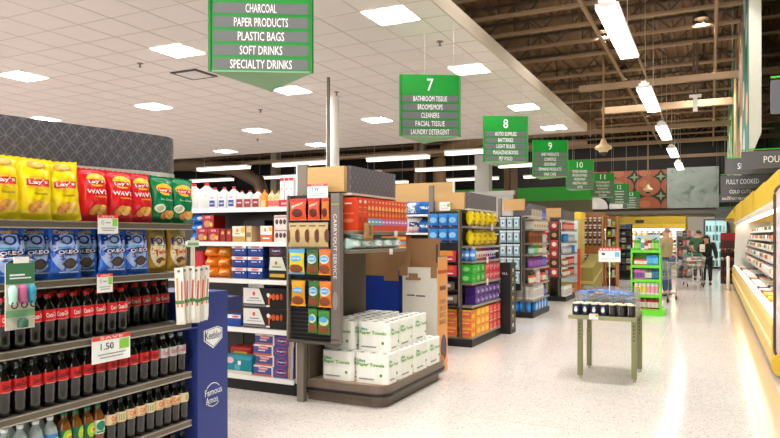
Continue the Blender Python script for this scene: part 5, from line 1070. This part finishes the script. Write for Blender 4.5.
random.seed(5)
bars = [single(bag_mesh(.15, .1, .055, C(*c, .3), [('r', -.2, .2, .25, .8, C(*d))], nx=6, nz=5), 'snack_bar', 'x', 'snack bar') for c, d in (((30, 90, 176), (206, 220, 236)), ((120, 84, 60), (206, 140, 80)), ((70, 140, 200), (30, 60, 140)))]
for i in range(42):
    lay = i//14
    put(bars[(0, 0, 0, 2, 1, 0, 0)[i % 7] if lay == 2 else (1, 2, 0, 1)[i % 4]], (-1.36+.036*(i % 14)+.01, 8.12+.11*((i*5) % 4), .79+.085*lay+.012*random.random()), random.uniform(-.5, .5), '%s wrapped snack bar in the trough, %s' % ('blue' if lay == 2 else 'mixed', ('buried at the bottom', 'in the middle', 'on top')[lay]), 'snack bars, %s layer' % ('bottom', 'middle', 'top')[lay], tilt=(random.uniform(1.35, 1.75), random.uniform(-.2, .2)))
M2 = thing('stand_sign', 'white sale sign with red top on a thin post in the trough', 'sign', (-1.09, 8.2, .75))
M().box(-1.095, 8.19, .744, -1.085, 8.2, 1.36, C(226, 222, 216)).build('post', M2, world=True)
m = M().box(-1.215, 8.185, 1.34, -.965, 8.19, 1.51, WHITE); f = flat(8.185); m.rect(f, -1.215, 1.475, -.965, 1.51, C(214, 70, 60)); m.rect(f, -1.03, 1.40, -.975, 1.46, C(120, 180, 220)); m.ell(f, -1.16, 1.435, .022, .016, INK, .001, 12)
for k in range(6): m.rect(f, -1.2+.038*k, 1.487, -1.175+.038*k, 1.498, WHITEG, .002)
m.rect(f, -1.19, 1.375, -1.0, 1.38, C(150, 150, 150)); m.build('sign_card', M2, world=True)
price_card('price_sign', 'small white and green price tag on the front edge of the olive table', .1, .07, (-1.2, 7.715, .70), 0, red=True)

# ================================================================== green snack rack
LG = C(104, 212, 44, .4)
o = thing('green_rack', 'bright green four-shelf cardboard rack of bottles and cans in the walkway', 'rack', (-1.22, 14.85, 0))
M().box(-1.54, 14.52, 0, -.86, 15.2, .11, LG).build('base', o, world=True)
M().box(-1.5, 15.08, .11, -.96, 15.12, 1.38, LG).build('back_panel', o, world=True)
for x in (-1.515, -.965): M().box(x, 14.6, .11, x+.03, 15.1, 1.4, LG).build('side_panel', o, world=True)
for z in (1.36, 1.045, .745, .43, .13): M().box(-1.485, 14.6, z-.06, -.965, 15.08, z, LG).build('shelf', o, world=True)
for z in (.62, .95, .3): M().box(-1.23, 14.59, z-.19, -1.222, 14.6, z+.1, LG).build('divider', o, world=True)
m = M().box(-1.46, 15.0, 1.36, -.98, 15.02, 1.68, C(170, 196, 214, .5)); f = flat(15.0); m.ell(f, -1.22, 1.6, .09, .05, C(206, 190, 170), .001); m.rect(f, -1.34, 1.46, -1.1, 1.56, C(222, 150, 70), .002); m.ell(f, -1.22, 1.48, .06, .07, C(150, 80, 60), .003)
m.poly(f, [(-1.4, 1.62), (-1.3, 1.56), (-1.32, 1.54), (-1.42, 1.6)], C(60, 80, 110)); m.poly(f, [(-1.04, 1.62), (-1.14, 1.56), (-1.12, 1.54), (-1.02, 1.6)], C(60, 80, 110)); m.build('picture_topper', o, world=True)
rk = {'red and white tin': can((206, 50, 50), (232, 220, 210), .05, .12), 'blue bottle': can((50, 140, 200), (90, 180, 220), .038, .2), 'pink and purple pack': can((190, 110, 170), (120, 70, 140), .055, .2), 'navy bottle': can((30, 80, 130), (60, 120, 160), .045, .22), 'green pack': can((90, 110, 80), (206, 206, 190), .05, .2), 'white bottle with yellow label': can((232, 228, 220), (226, 200, 80), .042, .24), 'white bottle with pink label': can((226, 220, 222), (220, 150, 170), .042, .24), 'dark red can': can((150, 24, 34), (206, 190, 186), .045, .2), 'green bottle': can((60, 160, 60), (150, 200, 90), .04, .2), 'white carton': can((226, 224, 216), (90, 150, 190), .045, .22)}
rows = ((1.362, ['green bottle', 'green bottle', 'white carton', 'red and white tin', 'dark red can', 'green bottle', 'green bottle']), (1.047, ['red and white tin']*4+['blue bottle']*4), (.747, ['pink and purple pack']*3+['green pack']*2+['navy bottle']*2), (.432, ['white bottle with yellow label']*3+['white bottle with pink label']*3), (.132, ['dark red can']*6))
for r, (z, ks) in enumerate(rows):
    cn = {}
    for i, k in enumerate(ks):
        cn[k] = cn.get(k, 0)+1
        put(rk[k], (-1.42+.41*i/(len(ks)-1), 14.67, z), 0, '%s on the green rack, %s shelf down, %s from left' % (k, od(r+1), od(cn[k])), '%s on the green rack' % k)

# ================================================================== right: refrigerated meat case
XC0, XC1, YC0, YC1 = .63, 1.75, 8.75, 24.4
o = thing('meat_case', 'long open refrigerated meat case with yellow bumper and tall yellow canopy', 'refrigerated case', (1.2, 16.5, 0))
BUM = C(222, 192, 110, .45)
M().box(XC0+.12, YC0, 0, XC1, YC1, .16, C(120, 112, 104)).build('kick_plate', o, world=True)
M().prism([(XC0, .15), (XC0+.1, .15), (XC0+.1, .64), (XC0+.02, .66), (XC0-.0, .6)], YC0, YC1, BUM, 'y').build('bumper', o, world=True)
M().box(XC0-.012, YC0, .36, XC0, YC1, .41, C(240, 222, 160, .4)).build('bumper_strip', o, world=True)
M().box(XC0+.02, YC0, .645, XC0+.14, YC1, .69, C(244, 242, 236, .25)).build('ledge', o, world=True)
M().box(XC0+.1, YC0, .16, XC1, YC1, .62, WHITE).build('well', o, world=True)
M().box(XC1-.05, YC0, .6, XC1, YC1, 2.4, C(232, 230, 226)).build('back_panel', o, world=True)
CW = [8.75, 11.2, 13.9, 16.3, 19., 21.7, 24.4]
for k in range(6):
    ztop = 2.42+.035*k; M().prism([(XC0+.07+.012*(k % 2), 2.09), (XC1, 2.09), (XC1, ztop), (XC0+.07+.012*(k % 2), ztop)], CW[k], CW[k+1]-.01, YELLOW, 'y').build('canopy', o, world=True)
M().box(XC0+.06, YC0, 2.045, XC0+.2, YC1, 2.09, C(248, 246, 240, .3)).build('canopy_edge', o, world=True)
M().box(XC0+.25, YC0+.05, 2.05, XC0+.36, YC1-.05, 2.085, C(255, 252, 246, emit=5, var=0, name='lamp_case')).build('case_lamp', o, world=True)
SH = ((.98, .93), (1.18, 1.0), (1.38, 1.05), (1.58, 1.1), (1.78, 1.15))
for z, x in SH: M().box(x, YC0+.02, z-.02, XC1-.05, YC1-.02, z, WHITE).box(x-.006, YC0+.02, z-.04, x, YC1-.02, z+.01, C(236, 236, 236, .3)).build('shelf', o, world=True)
M().prism([(XC0+.1, .0), (XC1, .0), (XC1, 2.1), (XC0+.1, 2.08), (XC0+.05, .6)], YC1-.03, YC1, C(216, 214, 206, .3), 'y').build('end_panel', o, world=True)
pks = []
for nm, c, d in (('white tray pack with red meat', (236, 230, 228), (196, 60, 56)), ('white wrapped pack', (238, 236, 232), (214, 206, 206)), ('orange pack', (236, 150, 50), (240, 200, 110)), ('yellow pack', (240, 206, 30), (230, 180, 60)), ('red pack', (206, 60, 50), (240, 220, 214)), ('dark pack', (70, 60, 56), (200, 190, 180)), ('green-topped pack', (60, 140, 80), (226, 226, 214))):
    pks.append((nm, tag(carton_mesh(.24, .18, .085, C(*c), [('r', -.4, .2, .4, .8, C(*d))], None, [('e', 0, 0, .38, .36, C(*d)), ('r', -.2, -.2, .1, .1, WHITE)]).build('meat_pack', bevel=.012), 'x', 'meat pack')))
random.seed(21)
for r, (z, x) in enumerate(SH):
    for i in range(42):
        q = random.choice((1, 1, 0, 4, 5, 1, 6, 2))
        put(pks[q][1], (x+.1, YC0+.2+.365*i, z+.002), RX+random.uniform(-.1, .1), '%s on case shelf %s up, %s from the near end' % (pks[q][0], od(r+1), od(i+1)), 'packs in the meat case', tilt=(.25 if False else 0, 0))
for r in range(3):
    for i in range(33):
        q = random.choice((4, 4, 1, 0)) if i in (2, 3, 4, 9, 10) else random.choice((3, 2, 1, 3)) if i in (5, 6, 7, 8, 14, 15) else random.choice((1, 0, 2, 5, 1))
        if random.random() < .15: q = 1
        put(pks[q][1], (.88+.2*r, YC0+.2+.46*i, .622), RX+random.uniform(-.15, .15), '%s in the case well, %s rank, %s from the near end' % (pks[q][0], ('front', 'middle', 'rear')[r], od(i+1)), 'packs in the case well')
# near end: rounded glass panel
o = thing('end_guard', 'rounded clear end panel with dark rim and yellow bumper at the near end of the case', 'end panel', (1.15, 8.6, 0))
def rrect(x0, z0, x1, z1, r): return arc(x0+r, z0+r, r, PI, 1.5*PI, 6)+arc(x1-r, z0+r, r, 1.5*PI, 2*PI, 6)+arc(x1-r, z1-r, r, 0, PI/2, 6)+arc(x0+r, z1-r, r, PI/2, PI, 6)
M().prism(rrect(.66, .25, 1.73, 2.22, .1), 8.6, 8.612, C(226, 218, 222, .08, alpha=.55, var=0), 'y').build('glass', o, world=True)
q = rrect(.65, .24, 1.74, 2.24, .12); M().tube([(a, 8.606, b) for a, b in q+[q[0]]], .016, C(84, 62, 50, .4), 8).build('rim', o, world=True)
M().prism(rrect(.62, .06, 1.76, .32, .1), 8.56, 8.66, C(214, 176, 40, .4), 'y').build('bumper', o, world=True); M().box(.8, 8.55, 0, 1.7, 8.67, .1, DGREY).build('foot', o, world=True)
# second case further down and produce stand
o = thing('meat_case', 'second yellow-topped case beyond the long meat case', 'refrigerated case', (1.3, 30, 0))
M().box(.75, 27.2, 0, 1.9, 33, .8, C(206, 180, 90)).build('base', o, world=True); M().box(1.7, 27.2, .8, 1.9, 33, 2.1, WHITE).build('back_panel', o, world=True)
M().prism([(.5, 2.3), (1.9, 2.3), (1.9, 2.8), (.85, 2.8)], 27.2, 33, YELLOW, 'y').build('canopy', o, world=True); M().box(.75, 27.15, .0, 1.9, 27.2, 2.3, C(206, 176, 50)).build('end_panel', o, world=True)
o = thing('promo_stand', 'stand with red top sign and dark bins of produce beside the case end', 'stand', (.55, 25.6, 0))
M().box(.3, 25.4, 0, .78, 25.9, .12, DGREY).build('base', o, world=True); M().box(.3, 25.86, .12, .78, 25.9, 1.75, C(90, 50, 40)).build('back_panel', o, world=True)
for z in (.45, .8, 1.1): M().box(.3, 25.4, z-.04, .78, 25.86, z, C(70, 50, 40)).build('shelf', o, world=True)
M().box(.3, 25.38, 1.5, .78, 25.4, 1.76, C(190, 30, 36)).build('header', o, world=True)
fc = [(150, 50, 40), (196, 90, 50), (60, 70, 80), (120, 90, 50), (206, 206, 196), (180, 130, 50)]
for r, z in enumerate((.12, .45, .8, 1.1)):
    for i in range(5): tag(M().ball((0, 0, .06), .05, .05, .06, C(*fc[(r*2+i) % 6], .5), 12, 8).build('round_fruit'), 'round fruit on the stand beside the case end, %s tier up, %s from left' % (od(r+1), od(i+1)), 'fruit', 'fruit on the promo stand').location = (.35+.1*i, 25.5, z)
o = thing('bollard', 'slim white guard post at the far corner of the meat case', 'post', (.47, 22.6, 0)); M().lathe([(.045, 0), (.045, 1.0), (.03, 1.03), (.001, 1.035)], C(230, 226, 212, .4), 16).build('post', o); M().lathe([(.08, 0), (.08, .015)], STEEL, 16).build('flange', o)
# ================================================================== people
SKIN = C(206, 150, 122, .5)
def skin_obj(name, verts, edges, radii, mat, parent, root=0, sub=2):
    me = D.meshes.new(name); me.from_pydata(verts, edges, []); me.materials.append(mat)
    ob = D.objects.new(name, me); COL.objects.link(ob); ob.parent = parent
    md = ob.modifiers.new('skin', 'SKIN'); md.use_smooth_shade = True
    if not me.skin_vertices: return ob
    sv = me.skin_vertices[0].data
    for i, r in enumerate(radii): sv[i].radius = r if isinstance(r, tuple) else (r, r); sv[i].use_root = (i == root)
    ob.modifiers.new('sub', 'SUBSURF').levels = sub; ob.modifiers['sub'].render_levels = sub
    return ob
def person(label, loc, rz, J, shirt, pants, hairc, shoes, sleeve=True, hairstyle='short', s=1., coat=False, cap=None, skinm=SKIN):
    o = thing('person', label, 'person', loc, rz)
    names = ['pelvis', 'waist', 'chest', 'neck', 'head', 'crown']; V = []; E_ = []; R = []; ix = {}
    def av(k, r, frm=None):
        ix[k] = len(V); V.append(tuple(c*s for c in J[k])); R.append(tuple(q*s for q in r) if isinstance(r, tuple) else r*s)
        if frm is not None: E_.append((ix[frm], ix[k]))
    av('pelvis', (.15, .11)); av('waist', (.135, .1), 'pelvis'); av('chest', (.155, .11), 'waist'); av('neck', .058, 'chest'); av('head', (.082, .09), 'neck'); av('crown', (.07, .08), 'head')
    for sd in 'LR':
        av('sh'+sd, .062, 'chest'); av('el'+sd, .045, 'sh'+sd); av('wr'+sd, .03, 'el'+sd)
        av('hip'+sd, .088, 'pelvis'); av('kn'+sd, .06, 'hip'+sd); av('an'+sd, .04, 'kn'+sd); av('toe'+sd, .035, 'an'+sd)
    skin_obj('body', V, E_, R, skinm, o)
    # hands: palm and five fingers
    for sd in 'LR':
        w = Vector(J['wr'+sd])*s; e = Vector(J['el'+sd])*s; d = (w-e).normalized(); sg = 1 if sd == 'L' else -1
        side = d.cross(Vector((0, 0, 1)));  side = side.normalized() if side.length > .1 else Vector((0, 1, 0)); nrm = side.cross(d)
        m = M(); m.tube([w, w+d*.04, w+d*.085], .026, skinm, 8, .03)
        for k, L in enumerate((.06, .072, .068, .05)):
            b = w+d*.08+side*(.021-.014*k); m.tube([b, b+d*L*.5, b+d*L*.85-nrm*.015, b+d*L*.95-nrm*.03], .0085, skinm, 6, .006)
        b = w+d*.03+side*.026; m.tube([b, b+side*.022+d*.02, b+side*.026+d*.05], .01, skinm, 6, .007)
        m.build('hand', o)
    # shirt
    g = .014; V2 = []; E2 = []; R2 = []
    def a2(p, r, frm=None):
        V2.append(tuple(c*s for c in p)); R2.append(tuple(q*s for q in r) if isinstance(r, tuple) else r*s)
        if frm is not None: E2.append((frm, len(V2)-1))
        return len(V2)-1
    hem = Vector(J['pelvis'])+Vector((0, 0, -.28 if coat else -.04))
    a = a2(hem, (.19, .14) if coat else (.172, .13)); b = a2(J['waist'], (.16, .125), a); c = a2(J['chest'], (.175, .13), b)
    top = Vector(J['chest']).lerp(Vector(J['neck']), .55); a2(top, .085, c)
    for sd in 'LR':
        sh = a2(J['sh'+sd], .085, c); el = Vector(J['el'+sd]); k = a2(el if not sleeve else Vector(J['sh'+sd]).lerp(el, .85), .068, sh)
        if not sleeve: a2(Vector(J['el'+sd]).lerp(Vector(J['wr'+sd]), .9), .048, k)
    skin_obj('coat' if coat else 'shirt', V2, E2, R2, shirt, o)
    V2 = []; E2 = []; R2 = []
    p = a2(J['pelvis'], (.165, .125))
    for sd in 'LR':
        h = a2(J['hip'+sd], .102, p); k = a2(J['kn'+sd], .078, h); a2(Vector(J['an'+sd])+Vector((0, 0, .03)), .06, k)
    skin_obj('trousers', V2, E2, R2, pants, o)
    for sd in 'LR':
        an = Vector(J['an'+sd])*s; to = Vector(J['toe'+sd])*s; d = to-an; d.z = 0; c = an+d*.45; ang = math.atan2(d.y, d.x)
        sh = M().ball((0, 0, .045), .14, .052, .045, shoes, 14, 8).build('shoe', o); sh.location = (c.x, c.y, min(an.z, to.z)-.055); sh.rotation_euler = (0, 0, ang)
    hd = Vector(J['head'])*s; cr = Vector(J['crown'])*s; up = (cr-hd).normalized(); mid = hd.lerp(cr, .5)
    fw = Vector(J.get('face', (0, -1, 0))).normalized(); rt = fw.cross(Vector((0, 0, 1))).normalized()
    M().ball(tuple(mid+fw*.098-up*.02), .012, .016, .018, skinm, 8, 6).build('nose', o)
    for q in (-1, 1):
        M().ball(tuple(mid+fw*.084+rt*q*.032+up*.01), .011, .008, .007, C(40, 30, 28), 8, 6).build('eye', o); M().ball(tuple(mid+rt*q*.088-up*.01), .012, .02, .03, skinm, 8, 6).build('ear', o)
    M().ball(tuple(mid+fw*.088-up*.055), .024, .008, .006, C(160, 80, 76), 8, 6).build('mouth', o)
    if hairstyle != 'bald':
        hm = M(); c = mid-fw*.034+up*.03; hm.ball(tuple(c), .088, .088, .08, hairc, 16, 10)
        if hairstyle == 'long':
            for q in (-1, 1): hm.tube([c+rt*q*.07, c+rt*q*.085-up*.1-fw*.0, c+rt*q*.09-up*.24+fw*.02], .045, hairc, 10, .03)
            hm.tube([c-fw*.05, c-fw*.075-up*.12, c-fw*.06-up*.24], .07, hairc, 10, .05)
        hm.build('hair', o)
    if cap:
        cm = M(); c = mid+up*.035; cm.ball(tuple(c), .1, .105, .085, cap, 16, 10); cm.tube([c+fw*.07-up*.005, c+fw*.17-up*.02], .03, cap, 8, .02); cm.build('cap', o)
    return o
def pose(**k):
    J = dict(pelvis=(0, 0, .95), waist=(0, -.005, 1.12), chest=(0, 0, 1.33), neck=(0, 0, 1.47), head=(0, -.015, 1.57), crown=(0, -.01, 1.67),
             shL=(.19, 0, 1.4), elL=(.24, .02, 1.12), wrL=(.24, -.08, .87), shR=(-.19, 0, 1.4), elR=(-.24, .02, 1.12), wrR=(-.24, -.08, .87),
             hipL=(.09, 0, .9), knL=(.1, -.01, .5), anL=(.1, .03, .09), toeL=(.11, -.12, .05), hipR=(-.09, 0, .9), knR=(-.1, -.01, .5), anR=(-.1, .03, .09), toeR=(-.11, -.12, .05))
    J.update(k); return J
# man in beige shirt, seen from behind, facing left and away
person('person in a beige short-sleeved shirt and jeans standing behind the green rack, facing left', (-1.1, 19.5, 0), PI*1.35, pose(elL=(.25, -.08, 1.13), wrL=(.2, -.3, 1.08), elR=(-.25, -.06, 1.13), wrR=(-.2, -.3, 1.05)), C(176, 160, 122, .8), C(60, 84, 120, .8), C(146, 136, 126, .8), C(50, 46, 44), s=1.09)
person('person in a green T-shirt and pale cap behind the shopping cart, seen from behind', (-.42, 27.0, 0), PI*.95, pose(elL=(.26, -.02, 1.13), wrL=(.22, -.2, .98)), C(62, 94, 60, .8), C(60, 60, 64, .8), C(90, 70, 60, .8), C(40, 36, 34), s=1.1, cap=C(206, 196, 186, .7))
person('person in a black coat with long dark hair reading a white package behind the cart', (-.12, 24.6, 0), -.15, pose(head=(-.02, -.07, 1.53), crown=(-.03, -.1, 1.63), neck=(0, -.02, 1.44), elR=(-.25, -.1, 1.12), wrR=(-.1, -.3, 1.2), elL=(.27, -.04, 1.1), wrL=(.3, -.1, .86), face=(-.25, -1, -.5)), C(26, 26, 30, .8), C(24, 24, 28, .8), C(34, 26, 24, .6), C(90, 50, 44), sleeve=False, hairstyle='long', coat=True, s=.99)
item('white_package', 'package', 'white paper package held up by the person in black', .16, .05, .25, C(230, 224, 210), [('r', -.3, .2, .3, .4, C(210, 200, 180))], -.26, 24.23, 1.12, -.1, bevel=.01)
# shopping cart
def cart(loc, rz, label):
    o = thing('shopping_cart', label, 'shopping cart', loc, rz); WR = C(170, 172, 172, .3, .7)
    x0, x1, y0, y1, zb, zt = -.29, .29, -.5, .4, .55, 1.0
    m = M(); N = 9
    for k in range(N+1):
        t = k/N; m.tube([(x0+(x1-x0)*t, y0, zt-.04), (x0+.05+(x1-x0-.1)*t, y0+.06, zb+.08), (x0+.05+(x1-x0-.1)*t, y1, zb), (x0+(x1-x0)*t, y1, zt)], .004, WR, 5)
    for k in range(11):
        t = k/10; y = y0+(y1-y0)*t
        for sx in (x0, x1): m.tube([(sx, y, zt-.04*(1-t)), (sx*.86, y+.02*(1-t), zb+.07*(1-t))], .004, WR, 5)
    for k in range(6):
        t = k/5; z = zb+.04+(zt-zb-.06)*t; q = .86+.14*t; m.tube([(x0*q, y1, z), (x0*q, y0+.05*(1-t), z), (x1*q, y0+.05*(1-t), z), (x1*q, y1, z)], .004, WR, 5)
    m.tube([(x0, y1, zt), (x0, y0, zt-.04), (x1, y0, zt-.04), (x1, y1, zt)], .009, WR, 6)
    m.build('wire_basket', o)
    m = M()
    for sx in (x0, x1):
        m.tube([(sx*.95, y1+.1, zt+.03), (sx*.95, y1, zb), (sx*.95, y1+.02, .3), (sx*.95, y1+.05, .14)], .012, WR, 6); m.tube([(sx*.95, y1+.05, .15), (sx*.8, y0+.12, .17)], .012, WR, 6); m.tube([(sx*.8, y0+.12, .17), (sx*.8, y0+.1, zb+.05)], .01, WR, 6)
    m.tube([(x0*.8, y0+.12, .18), (x1*.8, y0+.12, .18)], .01, WR, 6)
    m.build('frame', o); m = M()
    for k in range(5): m.tube([(x0*.8+.115*k, y0+.12, .19), (x0*.9+.13*k, y1+.04, .19)], .004, WR, 5)
    m.build('lower_rack', o)
    M().tube([(x0, y1+.11, zt+.04), (x1, y1+.11, zt+.04)], .016, C(46, 150, 60, .4), 8).build('handle', o)
    M().box(x0+.03, y1-.12, zt-.22, x1-.03, y1-.115, zt-.02, C(130, 136, 136, .5)).build('child_seat', o)
    for x, y in ((x0*.95, y1+.05), (x1*.95, y1+.05), (x0*.8, y0+.12), (x1*.8, y0+.12)):
        w = M().tube([(x-.014, y, .06), (x+.014, y, .06)], .06, BLACK, 14); w.box(x-.02, y-.012, .06, x-.016, y+.012, .15, STEEL).box(x+.016, y-.012, .06, x+.02, y+.012, .15, STEEL).build('wheel', o)
cart((-.5, 23.7, 0), .12, 'wire shopping cart full of groceries pushed by the person in black')
cc3 = [(206, 60, 60), (226, 220, 206), (60, 90, 170), (220, 170, 60), (206, 150, 120), (80, 150, 70)]
for i in range(12):
    z = .66+.15*(i//6); item('grocery_item', 'groceries', '%s grocery pack in the cart, %s' % (('red', 'cream', 'blue', 'amber', 'peach', 'green')[(i*5+i//6) % 6], ('in the lower layer', 'on top of the pile')[i//6]), .14, .14, .13, C(*cc3[(i*5+i//6) % 6]), [('r', -.5, .3, .5, .5, WHITE)], -.65+.15*(i % 3), 23.45+.2*((i % 6)//3), z, .2*i*0, bevel=.03)
cart((-1.12, 18.1, 0), 2.9, 'wire shopping cart beside the person in beige, half hidden by the green rack')
# small white fixtures behind aisle 8
o = thing('white_shelving', 'tall white shelving back panels beyond the second display', 'shelving', (-7.4, 24.2, 0))
M().box(-8.3, 24, 0, -6.65, 24.1, 3.2, C(208, 206, 202)).box(-8.35, 23.95, 3.2, -6.6, 24.15, 3.35, C(220, 218, 212)).build('panel', o, world=True)
for k in range(3): M().box(-8.25+.55*k, 23.98, 2.2, -7.8+.55*k, 24.0, 3.1, C(224, 222, 218)).build('inset', o, world=True)

# ================================================================== camera, world, light
cam = D.cameras.new('camera'); co = D.objects.new('camera', cam); COL.objects.link(co)
yaw = math.atan((711-390)/655.)
co.location = (0, 0, 1.65); co.rotation_euler = (PI/2, 0, yaw)
cam.sensor_width = 36; cam.lens = 36*655/780.; cam.shift_y = (236-219)/780.; cam.clip_end = 200; cam.clip_start = .05
SC.camera = co
w = D.worlds.new('world'); SC.world = w; w.use_nodes = True
w.node_tree.nodes['Background'].inputs[0].default_value = (1., .96, .94, 1); w.node_tree.nodes['Background'].inputs[1].default_value = 3.0
SC.view_settings.view_transform = 'Standard'; SC.view_settings.look = 'None'; SC.view_settings.exposure = .78; SC.view_settings.gamma = 1; SC.view_settings.use_curve_mapping = False
# prototypes that were never placed
for ob in list(D.objects):
    if ob.get('label') == 'x' and ob.parent is None:
        for c in kids(ob):
            for g in kids(c): D.objects.remove(g)
            D.objects.remove(c)
        D.objects.remove(ob)

for ob in D.objects:
    t = ob.get('label')
    if t:
        for a, b in ((' from the left', ' from left'), (' from the bottom', ' from bottom'), ('the ', '')):
            if len(t.split()) > 16: t = t.replace(a, b)
        ob['label'] = t
        if len(t.split()) > 16 or len(t.split()) < 4: print('LABELLEN', t)
